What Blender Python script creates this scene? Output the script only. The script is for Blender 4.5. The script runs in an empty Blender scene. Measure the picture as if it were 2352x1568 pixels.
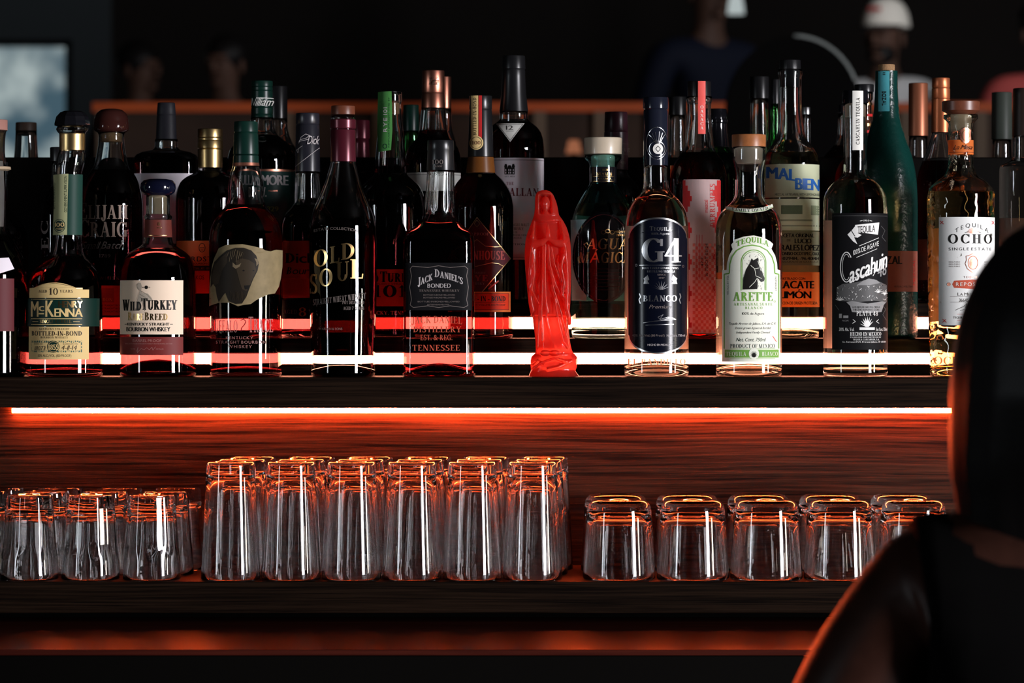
import bpy, math, random
from mathutils import Vector, Matrix, noise
from mathutils.geometry import tessellate_polygon
random.seed(7)
scene = bpy.context.scene
COL = scene.collection
PI = math.pi

# ------------------------------------------------------------------ camera geometry
CAMY, CAMZ, F, CX, HZ = -4.0, 1.45, 8260.0, 1176.0, 700.0
def sc(y): return (y - CAMY) / F
def wx(px, y): return (px - CX) * sc(y)
def wz(py, y): return CAMZ - (py - HZ) * sc(y)
def pyof(z, y): return HZ + (CAMZ - z) / sc(y)
S1, S2, S3 = 1.3706, 1.4120, 1.4520          # shelf tiers
R1, R2, R3, R4 = 0.0, 0.105, 0.215, 0.43     # bottle rows

# ------------------------------------------------------------------ materials
def newmat(name):
    m = bpy.data.materials.new(name); m.use_nodes = True
    nt = m.node_tree; nt.nodes.clear()
    out = nt.nodes.new('ShaderNodeOutputMaterial')
    return m, nt, out
_mc = {}
def pbr(name, col, rough=.5, metal=0.0, coat=0.0, transl=0.0, spec=None, var=0.0, bump=0.0, bscale=300, sss=0.0, emit=None):
    if name in _mc: return _mc[name]
    if spec is None: spec = .15 if (rough >= .4 and metal == 0) else .45
    m, nt, out = newmat(name)
    p = nt.nodes.new('ShaderNodeBsdfPrincipled')
    p.inputs['Base Color'].default_value = (*col, 1)
    p.inputs['Roughness'].default_value = rough
    p.inputs['Metallic'].default_value = metal
    p.inputs['Coat Weight'].default_value = coat
    p.inputs['Coat Roughness'].default_value = .05
    p.inputs['Specular IOR Level'].default_value = spec
    if var > 0 or bump > 0:
        tc = nt.nodes.new('ShaderNodeTexCoord')
        nz = nt.nodes.new('ShaderNodeTexNoise'); nz.inputs['Scale'].default_value = bscale; nz.inputs['Detail'].default_value = 3
        nt.links.new(tc.outputs['Object'], nz.inputs['Vector'])
        if var > 0:
            mx = nt.nodes.new('ShaderNodeMixRGB'); mx.blend_type = 'MULTIPLY'; mx.inputs[0].default_value = var
            mx.inputs[1].default_value = (*col, 1)
            nt.links.new(nz.outputs['Fac'], mx.inputs[2]); nt.links.new(mx.outputs[0], p.inputs['Base Color'])
        if bump > 0:
            bp = nt.nodes.new('ShaderNodeBump'); bp.inputs['Strength'].default_value = bump; bp.inputs['Distance'].default_value = .001
            nt.links.new(nz.outputs['Fac'], bp.inputs['Height']); nt.links.new(bp.outputs[0], p.inputs['Normal'])
    if emit:
        p.inputs['Emission Color'].default_value = (*emit[0], 1); p.inputs['Emission Strength'].default_value = emit[1]
    last = p
    if transl > 0:
        tr = nt.nodes.new('ShaderNodeBsdfTranslucent'); tr.inputs['Color'].default_value = (*[min(1, c*1.2) for c in col], 1)
        ms = nt.nodes.new('ShaderNodeMixShader'); ms.inputs[0].default_value = transl
        nt.links.new(p.outputs[0], ms.inputs[1]); nt.links.new(tr.outputs[0], ms.inputs[2]); last = ms
    nt.links.new(last.outputs[0], out.inputs['Surface'])
    _mc[name] = m
    return m
def glassmat(name, col=(1, 1, 1), ior=1.5, rough=0.0, bump=0.0, bscale=120):
    if name in _mc: return _mc[name]
    m, nt, out = newmat(name)
    g = nt.nodes.new('ShaderNodeBsdfGlass')
    g.inputs['Color'].default_value = (*col, 1); g.inputs['IOR'].default_value = ior; g.inputs['Roughness'].default_value = rough
    if bump:
        tc = nt.nodes.new('ShaderNodeTexCoord'); nz = nt.nodes.new('ShaderNodeTexNoise')
        nz.inputs['Scale'].default_value = bscale; nt.links.new(tc.outputs['Object'], nz.inputs['Vector'])
        bp = nt.nodes.new('ShaderNodeBump'); bp.inputs['Strength'].default_value = bump; bp.inputs['Distance'].default_value = .002
        nt.links.new(nz.outputs['Fac'], bp.inputs['Height']); nt.links.new(bp.outputs[0], g.inputs['Normal'])
    nt.links.new(g.outputs[0], out.inputs['Surface']); _mc[name] = m
    return m
def liquid(name, col):
    a = glassmat(name + ' wall', col, .905); b = glassmat(name + ' top', tuple(c**.5 for c in col), 1.36)
    return (a, b)
def emis(name, col, s):
    if name in _mc: return _mc[name]
    m, nt, out = newmat(name)
    e = nt.nodes.new('ShaderNodeEmission'); e.inputs[0].default_value = (*col, 1); e.inputs[1].default_value = s
    nt.links.new(e.outputs[0], out.inputs['Surface']); _mc[name] = m
    return m
def woodmat(name, dark, light, rough=.45, spec=.05, bump=.35, sx=3.0, sy=60, sz=160):
    m, nt, out = newmat(name)
    N = nt.nodes.new; L = nt.links.new
    tc = N('ShaderNodeTexCoord')
    m0 = N('ShaderNodeMapping'); m0.inputs['Scale'].default_value = (1.4, 6, 6); L(tc.outputs['Object'], m0.inputs[0])
    n0 = N('ShaderNodeTexNoise'); n0.inputs['Scale'].default_value = 1.6; n0.inputs['Detail'].default_value = 2; L(m0.outputs[0], n0.inputs['Vector'])
    ad = N('ShaderNodeVectorMath'); ad.operation = 'SCALE'; ad.inputs['Scale'].default_value = .010; L(n0.outputs['Color'], ad.inputs[0])
    a2 = N('ShaderNodeVectorMath'); a2.operation = 'ADD'; L(tc.outputs['Object'], a2.inputs[0]); L(ad.outputs[0], a2.inputs[1])
    mp = N('ShaderNodeMapping'); mp.inputs['Scale'].default_value = (sx, sy, sz); L(a2.outputs[0], mp.inputs[0])
    n1 = N('ShaderNodeTexNoise'); n1.inputs['Scale'].default_value = 2.4; n1.inputs['Detail'].default_value = 5; n1.inputs['Roughness'].default_value = .62
    L(mp.outputs[0], n1.inputs['Vector'])
    cr = N('ShaderNodeValToRGB'); cr.color_ramp.elements[0].position = .36; cr.color_ramp.elements[1].position = .66
    cr.color_ramp.elements[0].color = (*dark, 1); cr.color_ramp.elements[1].color = (*light, 1)
    L(n1.outputs['Fac'], cr.inputs[0])
    p = N('ShaderNodeBsdfPrincipled'); p.inputs['Roughness'].default_value = rough; p.inputs['Specular IOR Level'].default_value = spec
    L(cr.outputs[0], p.inputs['Base Color'])
    bp = N('ShaderNodeBump'); bp.inputs['Strength'].default_value = bump; bp.inputs['Distance'].default_value = .0012
    L(n1.outputs['Fac'], bp.inputs['Height']); L(bp.outputs[0], p.inputs['Normal'])
    L(p.outputs[0], out.inputs['Surface'])
    return m

M_glass = glassmat('clear glass', (.97, .98, .98), 1.5)
M_tumbler = glassmat('tumbler glass', (.985, .985, .985), 1.5)
M_green = glassmat('green glass', (.55, .85, .6), 1.5)
M_aqua = glassmat('aqua glass', (.72, .93, .93), 1.5)
M_amber = glassmat('amber glass', (.55, .16, .03), 1.5)
M_ocho = glassmat('dimpled glass', (.98, .97, .93), 1.5, bump=.0)
L_whisky = liquid('bourbon', (.50, .235, .26))
L_whisky2 = liquid('pale bourbon', (.54, .24, .26))
L_dark = liquid('dark whiskey', (.29, .085, .085))
L_black = liquid('opaque dark spirit', (.07, .012, .010))
L_clear = liquid('clear spirit', (.97, .90, .84))
L_repo = liquid('straw spirit', (.95, .80, .52))
L_red = liquid('red spirit', (.62, .05, .03))
L_lime = liquid('pale lime spirit', (.965, .97, .87))
M_led = emis('amber light strip', (1.0, .34, .20), 15)
M_led2 = emis('amber strip lower', (1.0, .10, .021), 360)
M_wood = woodmat('dark stained oak', (.0028, .0015, .001), (.016, .0085, .005), sz=200)
M_woodp = woodmat('oak back panel', (.003, .0013, .0008), (.048, .020, .010), rough=.45, spec=.12, bump=.8, sx=2.0, sy=60, sz=105)
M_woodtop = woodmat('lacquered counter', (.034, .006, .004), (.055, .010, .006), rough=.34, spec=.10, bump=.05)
M_black = pbr('black board', (.0022, .0019, .0016), .5, spec=.04)
M_blackcap = pbr('black cap', (.008, .008, .009), .28)
M_blackgloss = pbr('glossy black', (.006, .006, .008), .08, coat=.6)
M_greencap = pbr('dark green cap', (.004, .022, .016), .3, spec=.3)
M_goldcap = pbr('brushed gold cap', (.62, .44, .2), .32, metal=1)
M_copper = pbr('copper foil', (.62, .25, .17), .33, metal=1)
M_orangefoil = pbr('orange foil', (.58, .17, .07), .36, metal=.7)
M_maroon = pbr('maroon foil', (.09, .012, .022), .25, metal=.4)
M_cork = pbr('cork', (.38, .22, .11), .8, var=.6, bump=.3, bscale=500)
M_woodcap = pbr('stained wood cap', (.42, .15, .05), .35, var=.5, bscale=200)
M_woodcapd = pbr('dark walnut cap', (.17, .05, .025), .35, var=.5, bscale=200)
M_beige = pbr('beige stopper', (.52, .44, .33), .35, coat=.3)
M_navy = pbr('navy stopper', (.004, .005, .016), .1, coat=.6)
M_cream = pbr('cream paper', (.76, .55, .24), .55, transl=.06)
M_cream2 = pbr('ivory paper', (.90, .71, .54), .55, transl=.05)
M_white = pbr('white paper', (.78, .77, .72), .55, transl=.05)
M_grey = pbr('lavender grey paper', (.80, .74, .80), .55)
M_kraft = pbr('kraft paper', (.30, .23, .12), .6, var=.5, bscale=90)
M_backlab = pbr('translucent white back paper', (.86, .84, .80), .5, transl=.5)
M_ink = pbr('black ink', (.010, .009, .008), .45)
M_inkbrown = pbr('brown ink', (.035, .022, .014), .5)
M_inkgreen = pbr('dark green ink', (.004, .022, .016), .45)
M_gold = pbr('gold foil', (.78, .52, .22), .25, metal=1)
M_silver = pbr('silver foil', (.72, .72, .74), .28, metal=1)
M_maroonlab = pbr('maroon label', (.10, .012, .016), .5)
M_red = pbr('red label', (.55, .05, .02), .5, transl=.3)
M_redlit = pbr('thin red label', (.75, .07, .025), .5, transl=.55)
M_orangelab = pbr('orange label', (.85, .22, .05), .5, transl=.45)
M_navylab = pbr('navy label', (.0025, .0035, .009), .20, spec=.25)
M_blacklab = pbr('black label', (.006, .006, .007), .6, spec=.07)
M_pale = pbr('pale grey ink', (.50, .46, .46), .5)
M_dim = pbr('dim grey ink', (.16, .13, .12), .5)
M_rose = pbr('rose ink', (.42, .22, .20), .5, transl=.3)
M_lgreen = pbr('leaf green ink', (.16, .36, .06), .5)
M_offw = pbr('greenish white paper', (.80, .82, .70), .5, transl=.05)
M_lime = pbr('pale lime paper', (.60, .64, .43), .55, transl=.2)
M_limeb = pbr('bright lime paper', (.82, .92, .66), .55, transl=.3)
M_blue = pbr('bright blue ink', (.02, .12, .42), .45)
M_teal = pbr('teal glaze', (.003, .028, .023), .24, spec=.3, bump=.7, bscale=170)
M_tealp = pbr('blue green paper', (.05, .25, .29), .5)
M_salmon = pbr('salmon paper', (.27, .085, .06), .55)
M_pink = pbr('frosted pink print', (.80, .58, .56), .55, transl=.5)
M_redprint = pbr('red print', (.62, .03, .03), .5, transl=.35)
M_check = pbr('salmon check print', (.74, .22, .18), .55, transl=.4)
M_cyan = pbr('pale cyan paper', (.50, .97, 1.0), .5, transl=.1)
M_emboss = pbr('raised glass lettering', (.85, .30, .18), .2, transl=.75)
M_embossc = pbr('raised clear lettering', (.85, .62, .45), .2, transl=.75)
M_redstrip = pbr('coral paper strip', (.72, .10, .085), .5)
M_greenstrip = pbr('green paper strip', (.05, .19, .045), .5)

# ------------------------------------------------------------------ object helpers
def link(name, me, parent=None):
    o = bpy.data.objects.new(name, me); COL.objects.link(o)
    if parent is not None: o.parent = parent
    return o
def mesh(name, verts, faces, mats, midx=None, smooth=True, sharp=None):
    me = bpy.data.meshes.new(name); me.from_pydata(verts, [], faces)
    for m in (mats if isinstance(mats, (list, tuple)) else [mats]): me.materials.append(m)
    if midx: me.polygons.foreach_set('material_index', midx)
    me.polygons.foreach_set('use_smooth', [smooth] * len(me.polygons))
    me.update()
    if sharp: me.set_sharp_from_angle(angle=math.radians(sharp))
    return me
def tag(o, label, cat, group=None, kind=None):
    if label: o['label'] = label
    if cat: o['category'] = cat
    if group: o['group'] = group
    if kind: o['kind'] = kind
    return o
def empty(name, loc, label=None, cat=None, group=None):
    o = bpy.data.objects.new(name, None); COL.objects.link(o); o.location = loc; o.empty_display_size = .02
    return tag(o, label, cat, group)
class MB:
    def __init__(s): s.v = []; s.f = []; s.m = []
    def add(s, v, f, mi=0):
        o = len(s.v); s.v += [tuple(p) for p in v]; s.f += [tuple(i + o for i in q) for q in f]; s.m += [mi] * len(f)
    def box(s, x0, x1, y0, y1, z0, z1, mi=0):
        v = [(x, y, z) for x in (x0, x1) for y in (y0, y1) for z in (z0, z1)]
        s.add(v, [(0, 1, 3, 2), (4, 6, 7, 5), (0, 4, 5, 1), (2, 3, 7, 6), (0, 2, 6, 4), (1, 5, 7, 3)], mi)
    def ball(s, c, r, nu=16, nv=10, mi=0, mat=None):
        v = []; f = []
        for i in range(nv + 1):
            t = PI * i / nv
            for j in range(nu):
                p = 2 * PI * j / nu
                q = Vector((r[0] * math.sin(t) * math.cos(p), r[1] * math.sin(t) * math.sin(p), r[2] * math.cos(t)))
                if mat: q = mat @ q
                v.append(q + Vector(c))
        for i in range(nv):
            for j in range(nu):
                f.append((i * nu + j, (i + 1) * nu + j, (i + 1) * nu + (j + 1) % nu, i * nu + (j + 1) % nu))
        s.add(v, f, mi)
    def tube(s, pts, rad, n=10, mi=0):
        pts = [Vector(p) for p in pts]; rad = rad if isinstance(rad, (list, tuple)) else [rad] * len(pts)
        v = []; f = []
        for i, p in enumerate(pts):
            d = (pts[min(i + 1, len(pts) - 1)] - pts[max(i - 1, 0)]).normalized()
            u = d.orthogonal().normalized() if abs(d.z) > .95 else d.cross(Vector((0, 0, 1))).normalized()
            w = d.cross(u)
            for j in range(n):
                a = 2 * PI * j / n; v.append(p + (u * math.cos(a) + w * math.sin(a)) * rad[i])
        for i in range(len(pts) - 1):
            for j in range(n):
                f.append((i * n + j, i * n + (j + 1) % n, (i + 1) * n + (j + 1) % n, (i + 1) * n + j))
        f.append(tuple(range(n))[::-1]); f.append(tuple((len(pts) - 1) * n + j for j in range(n)))
        s.add(v, f, mi)
    def obj(s, name, mats, parent=None, smooth=False, sharp=None, bevel=0):
        o = link(name, mesh(name, s.v, s.f, mats, s.m, smooth, sharp), parent)
        if bevel:
            b = o.modifiers.new('edge', 'BEVEL'); b.width = bevel; b.segments = 2; b.limit_method = 'ANGLE'
        return o

# ------------------------------------------------------------------ lettering: sans glyphs from the built-in font, serif capitals drawn here
CHARS = "ABCDEFGHIJKLMNOPQRSTUVWXYZabcdefghijklmnopqrstuvwxyz0123456789.,-%&/():'*ÁÓÍéáí+"
def build_sans():
    objs = []
    for c in CHARS:
        cu = bpy.data.curves.new('g', 'FONT'); cu.body = c; cu.resolution_u = 3
        o = bpy.data.objects.new('g', cu); COL.objects.link(o); objs.append((c, o))
    bpy.context.view_layer.update()
    dg = bpy.context.evaluated_depsgraph_get()
    out = {}
    for c, o in objs:
        me = bpy.data.meshes.new_from_object(o.evaluated_get(dg), depsgraph=dg)
        me.calc_loop_triangles()
        vs = [(v.co.x, v.co.y) for v in me.vertices]
        tr = [[vs[i] for i in t.vertices] for t in me.loop_triangles]
        xs = [v[0] for v in vs] or [0, .2]
        out[c] = (tr, min(xs), max(xs)); bpy.data.meshes.remove(me)
    for c, o in objs:
        cu = o.data; bpy.data.objects.remove(o); bpy.data.curves.remove(cu)
    cap = max(p[1] for t in out['H'][0] for p in t)
    res = {}
    for c, (tr, a, b) in out.items():
        res[c] = ([[((p[0] - a) / cap, p[1] / cap) for p in t] for t in tr], (b - a) / cap)
    res[' '] = ([], .3)
    return res
SANS = build_sans()
TK, TN = .165, .055
def _quad(a, b, c, d): return [[a, b, c], [a, c, d]]
def _line(x0, y0, x1, y1, t):
    return _quad((x0 - t/2, y0), (x0 + t/2, y0), (x1 + t/2, y1), (x1 - t/2, y1))
def _bar(x0, x1, y, t=TN): return _quad((x0, y - t/2), (x1, y - t/2), (x1, y + t/2), (x0, y + t/2))
def _srf(x, y, w=.13): return _bar(x - w, x + w, .025 if y == 0 else .975, .05)
def _V(x, t=TK, y0=0, y1=1, s0=True, s1=True):
    r = _line(x, y0, x, y1, t)
    if s0: r = r + _srf(x, 0, t/2 + .08)
    if s1: r = r + _srf(x, 1, t/2 + .08)
    return r
def _arc(cx, cy, rx, ry, a0, a1, tk=TK, tn=TN, n=16):
    r = []; P = []
    for i in range(n + 1):
        a = math.radians(a0 + (a1 - a0) * i / n); c, s = math.cos(a), math.sin(a)
        P.append(((cx + rx * c, cy + ry * s), (cx + (rx - tk) * c, cy + (ry - tn) * s)))
    for i in range(n): r += _quad(P[i][0], P[i+1][0], P[i+1][1], P[i][1])
    return r
def build_serif():
    g = {}
    g['I'] = (_V(.17), .34)
    g['L'] = (_V(.17) + _bar(.1, .6, .03) + _line(.575, 0, .6, .25, .05), .62)
    g['E'] = (_V(.17) + _bar(.1, .6, .03) + _bar(.1, .56, .97) + _bar(.1, .42, .52) + _line(.575, 0, .6, .24, .05) + _line(.55, 1, .55, .78, .05) + _line(.42, .4, .42, .64, .05), .62)
    g['F'] = (_V(.17) + _bar(.1, .56, .97) + _bar(.1, .42, .52) + _line(.55, 1, .55, .76, .05) + _line(.42, .4, .42, .64, .05), .58)
    g['T'] = (_V(.34, s1=False) + _bar(.02, .66, .97) + _line(.03, 1, .03, .75, .05) + _line(.65, 1, .65, .75, .05), .68)
    g['H'] = (_V(.17) + _V(.63) + _bar(.1, .7, .51), .80)
    g['N'] = (_V(.12, TN) + _V(.66, TN, s0=False) + _line(.14, 1, .62, 0, TK), .78)
    g['M'] = (_V(.12, TN) + _V(.80) + _line(.14, 1, .46, 0, TK) + _line(.78, 1, .46, 0, TN), .98)
    g['A'] = (_line(.09, 0, .37, 1, TN) + _line(.62, 0, .37, 1, TK) + _bar(.17, .56, .33) + _srf(.09, 0, .11) + _srf(.62, 0, .16), .78)
    g['V'] = (_line(.35, 0, .10, 1, TK) + _line(.35, 0, .63, 1, TN) + _srf(.10, 1, .14) + _srf(.63, 1, .1), .74)
    g['W'] = (_line(.30, 0, .10, 1, TK) + _line(.30, 0, .50, 1, TN) + _line(.68, 0, .48, 1, TK) + _line(.68, 0, .90, 1, TN) + _srf(.1, 1, .13) + _srf(.9, 1, .1) + _srf(.49, 1, .12), 1.02)
    g['K'] = (_V(.17) + _line(.2, .42, .6, 1, TN) + _line(.63, 0, .34, .58, TK) + _srf(.6, 1, .1) + _srf(.63, 0, .14), .78)
    g['X'] = (_line(.62, 0, .12, 1, TK) + _line(.1, 0, .6, 1, TN) + _srf(.1, 0, .1) + _srf(.62, 0, .13) + _srf(.12, 1, .13) + _srf(.6, 1, .1), .74)
    g['Y'] = (_V(.36, y1=.48, s1=False) + _line(.36, .42, .10, 1, TK) + _line(.36, .42, .62, 1, TN) + _srf(.1, 1, .13) + _srf(.62, 1, .1), .74)
    g['Z'] = (_bar(.05, .58, .97) + _bar(.03, .6, .03) + _line(.1, 0, .52, 1, TK) + _line(.06, 1, .06, .76, .05) + _line(.58, 0, .58, .24, .05), .64)
    g['D'] = (_V(.17) + _arc(.22, .5, .5, .5, -90, 90), .76)
    g['P'] = (_V(.17) + _arc(.26, .735, .34, .265, -90, 90) + _bar(.1, .3, .97) + _bar(.1, .3, .5), .64)
    g['R'] = (_V(.17) + _arc(.26, .745, .33, .255, -90, 90) + _bar(.1, .3, .97) + _bar(.1, .3, .52) + _line(.64, 0, .36, .52, TK) + _srf(.66, 0, .1), .76)
    g['B'] = (_V(.17) + _arc(.26, .755, .30, .245, -90, 90) + _arc(.26, .27, .36, .27, -90, 90) + _bar(.1, .3, .97) + _bar(.1, .3, .52) + _bar(.1, .3, .03), .66)
    g['O'] = (_arc(.4, .5, .4, .52, 0, 360, n=24), .8)
    g['Q'] = (_arc(.4, .5, .4, .52, 0, 360, n=24) + _line(.7, -.2, .42, .12, .12), .8)
    g['0'] = (_arc(.28, .5, .28, .51, 0, 360, TK*.8, n=20), .56)
    g['C'] = (_arc(.4, .5, .4, .52, 42, 318) + _line(.69, .68, .69, .98, .05) + _line(.69, .04, .69, .26, .04), .72)
    g['G'] = (_arc(.4, .5, .4, .52, 42, 305) + _line(.69, .68, .69, .98, .05) + _line(.64, .02, .64, .42, TK*.9) + _bar(.48, .78, .43, .05), .80)
    g['U'] = (_V(.16, y0=.3, s0=False) + _V(.62, TN, y0=.3, s0=False) + _arc(.362, .32, .285, .34, 180, 360, TK*.9), .76)
    g['J'] = (_V(.3, y0=.15, s0=False) + _arc(.19, .15, .195, .33, 190, 360, TK*.9), .44)
    g['S'] = (_arc(.29, .755, .27, .265, 50, 250, TK, TN*1.5) + _arc(.29, .25, .29, .27, 70, -130, TK, TN*1.5) + _line(.40, .40, .2, .62, TK*1.1) + _line(.5, .74, .5, 1, .05) + _line(.05, 0, .05, .26, .05), .58)
    g['1'] = (_V(.22, s1=False) + _line(.06, .78, .2, 1, .05) + _bar(.06, .22, .82, .05), .42)
    g['4'] = (_line(.44, 0, .44, 1, TK) + _line(.03, .28, .42, 1, TN) + _bar(.0, .64, .27, .06) + _srf(.44, 0, .16), .66)
    g['8'] = (_arc(.28, .76, .25, .25, 0, 360, TK*.7, n=18) + _arc(.28, .27, .28, .28, 0, 360, TK*.8, n=18), .56)
    return g
SERIF = build_serif()
def layout(txt, font, smallcap=1.0, gap=.1, shear=0.0):
    tris = []; x = 0; first = True
    for ch in txt:
        if ch == ' ': x += .32; first = True; continue
        t, w = (SERIF.get(ch) or SANS.get(ch) or ([], .3)) if font == 'serif' else (SANS.get(ch) or ([], .3))
        k = 1.0 if first else smallcap
        tris += [[(x + p[0] * k + shear * p[1] * k, p[1] * k) for p in q] for q in t]
        x += w * k + gap * k; first = False
    xs = [p[0] for q in tris for p in q]
    a, b = min(xs), max(xs)
    return [[((p[0] - a) / (b - a), p[1]) for p in q] for q in tris]

# ------------------------------------------------------------------ bottles
def pchip(P):
    xs = [p[0] for p in P]; ys = [p[1] for p in P]; n = len(xs)
    h = [xs[i+1] - xs[i] for i in range(n-1)]; d = [(ys[i+1] - ys[i]) / h[i] for i in range(n-1)]
    m = [0.0] * n; m[0] = d[0]; m[-1] = d[-1]
    for i in range(1, n-1):
        if d[i-1] * d[i] > 0:
            w1 = 2*h[i] + h[i-1]; w2 = h[i] + 2*h[i-1]; m[i] = (w1 + w2) / (w1/d[i-1] + w2/d[i])
    def f(x):
        if x <= xs[0]: return ys[0]
        if x >= xs[-1]: return ys[-1]
        i = 0
        while x > xs[i+1]: i += 1
        t = (x - xs[i]) / h[i]
        return ys[i]*(2*t**3-3*t*t+1) + h[i]*m[i]*(t**3-2*t*t+t) + ys[i+1]*(-2*t**3+3*t*t) + h[i]*m[i+1]*(t**3-t*t)
    return f
def lin(P):
    def f(x):
        if x <= P[0][0]: return P[0][1]
        for a, b in zip(P, P[1:]):
            if x <= b[0]: return a[1] + (b[1] - a[1]) * (x - a[0]) / (b[0] - a[0])
        return P[-1][1]
    return f
NSEG = 56
class Bottle:
    def __init__(b, name, label, cat, cx, row, prof, n=2.0, nneck=None, ratio=1.0, tilt=None, group=None, zshelf=None):
        b.y = row; b.s = sc(row); b.cx = cx
        b.z0 = zshelf if zshelf is not None else {R1: S1, R2: S2, R3: S3, R4: S3}[row]
        b.base = pyof(b.z0, row)
        b.root = empty(name, (wx(cx, row), row, b.z0), label, cat, group)
        P = [(p[0], p[1]) for p in prof if p[0] < b.base - 1]
        P.append((b.base, prof[-1][1])); b.prof = P
        b.hw = pchip(P)
        if nneck: b.nf = lin([(nneck[0], 2.0), (nneck[1], n)])
        else: b.nf = lambda py: n
        b.ratio = ratio; b.off = lin(tilt) if tilt else (lambda py: 0.0)
        b.fl = None; b.dim = 0; b.top = P[0][0]
    def ring(b, py, a, flute=None, N=NSEG, dim=0):
        n = b.nf(py); V = []; z = (b.base - py) * b.s; ox = b.off(py)
        rr = 1.0 + (b.ratio - 1.0) * (min(1, max(0, (n - 2) / 2)) if n > 2 else 1)
        for j in range(N):
            t = 2 * PI * j / N; c, s_ = math.cos(t), math.sin(t)
            r = (abs(c)**n + abs(s_)**n) ** (-1.0/n)
            k = a
            if flute and flute[0] <= py <= flute[1]:
                e = min(1, (py - flute[0]) / 8, (flute[1] - py) / 8); k = a * (1 - flute[3] * max(0, e) * (.5 + .5 * math.cos(flute[2] * t)))
            if dim: k += dim * noise.noise(Vector((c * 3.2, s_ * 3.2, py * .075)))
            V.append(((k * r * c + ox) * b.s, k * r * s_ * rr * b.s, z))
        return V
    def sheet(b, seq, name, mats, flute=None, lastmat=None, smooth=True, sharp=None, dim=0, N=NSEG):
        """seq: (py, a) bottom-up; a == 0 closes with a pole"""
        V = []; Fc = []; mi = []; prev = None
        for k, (py, a) in enumerate(seq):
            if a <= 1e-6: cur = [len(V)]; V.append((b.off(py) * b.s, 0, (b.base - py) * b.s))
            else:
                cur = list(range(len(V), len(V) + N)); V += b.ring(py, a, flute, N, dim)
            if prev is not None:
                m = 1 if (lastmat and k == len(seq) - 1) else 0
                for j in range(N):
                    j2 = (j + 1) % N
                    if len(prev) == 1: q = (prev[0], cur[j2], cur[j]) if len(cur) > 1 else None
                    elif len(cur) == 1: q = (prev[j], prev[j2], cur[0])
                    else: q = (prev[j], prev[j2], cur[j2], cur[j])
                    if q: Fc.append(q); mi.append(m)
            prev = cur
        return link(name, mesh(name, V, Fc, mats, mi, smooth, sharp), b.root)
    def samples(b, y0, y1, step=6):
        ys = {y0, y1} | {p[0] for p in b.prof if y0 < p[0] < y1}
        k = y0
        while k < y1: ys.add(k); k += step
        return sorted(ys, reverse=True)
    def glass(b, mat, liq=None, fill=None, wall=3.2, punt=14, thick=9, flute=None, dim=0, step=6):
        b.flute = flute; B0 = b.base; a0 = b.hw(B0)
        seq = [(B0 - punt, 0), (B0 - punt * .93, a0 * .3), (B0 - punt * .62, a0 * .6), (B0 - punt * .2, a0 * .8), (B0, a0 * .88), (B0 - 1.5, a0 * .95), (B0 - 5, a0 * .99)]
        seq += [(p, b.hw(p)) for p in b.samples(b.top, B0 - 9, step)]
        tp = b.hw(b.top)
        seq += [(b.top - .6, tp - wall * .35), (b.top - .6, tp - wall * .7)]
        end = fill if fill else B0 - thick - 7
        inner = [(p, b.hw(p) - wall) for p in sorted(b.samples(b.top, end, step))]
        seq += inner
        bot = [(B0 - thick - punt * .9, 0), (B0 - thick - punt * .8, a0 * .3), (B0 - thick - punt * .5, a0 * .6), (B0 - thick - punt*.1, a0 * .8), (B0 - thick - 1, a0 * .9), (B0 - thick - 4, (a0 - wall) * .985)]
        if not fill: seq += [(p, min(a, b.hw(p) - wall)) for p, a in reversed(bot)]
        o = b.sheet(seq, 'glass_body', mat, flute, dim=dim)
        if fill and liq:
            ls = bot + [(p, b.hw(p) - wall) for p in b.samples(fill, B0 - thick - 7, step)] + [(fill, 0)]
            b.sheet(ls, 'liquid', list(liq), flute, lastmat=True, dim=dim)
        return o
    def solid(b, mat, name='body', step=6):
        a0 = b.hw(b.base)
        seq = [(b.base, 0), (b.base, a0 * .92), (b.base - 4, a0 * .985)] + [(p, b.hw(p)) for p in b.samples(b.top, b.base - 8, step)] + [(b.top, 0)]
        return b.sheet(seq, name, mat, sharp=60)
    def lathe(b, name, P, mat, flute=None, sharp=32, N=48, closed=True):
        """P: (py, hw) from the top down"""
        seq = list(reversed(P))
        if closed: seq = [(seq[0][0], 0)] + seq + [(seq[-1][0], 0)]
        return b.sheet(seq, name, mat, flute, sharp=sharp, N=N if not flute else max(N, flute[2] * 4))
    def cap(b, P, mat, name='cap', ridges=None, bev=1.4, sharp=32):
        """rounded top cap"""
        t, h = P[0]
        P2 = [(t, max(.1, h - bev * 1.3)), (t + bev * .4, h - bev * .4), (t + bev * 1.3, h)] + list(P[1:])
        return b.lathe(name, P2, mat, ridges, sharp)
    def band(b, name, y0, y1, mat, extra=.7):
        seq = [(p, b.hw(p) + extra) for p in b.samples(y0, y1, 5)]
        return b.sheet(seq, name, mat)
    def surf(b, px, py, off):
        a = max(b.hw(py), 1.0) ; n = b.nf(py)
        rr = 1.0 + (b.ratio - 1.0) * (min(1, max(0, (n - 2) / 2)) if n > 2 else 1)
        x = px - b.cx - b.off(py)
        t = min(abs(x) / a, .9985)
        yy = a * rr * (1 - t**n) ** (1.0/n)
        k = 1 + off / (a * b.s)
        return ((x * k + b.off(py)) * b.s, -yy * b.s * k, (b.base - py) * b.s)

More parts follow.
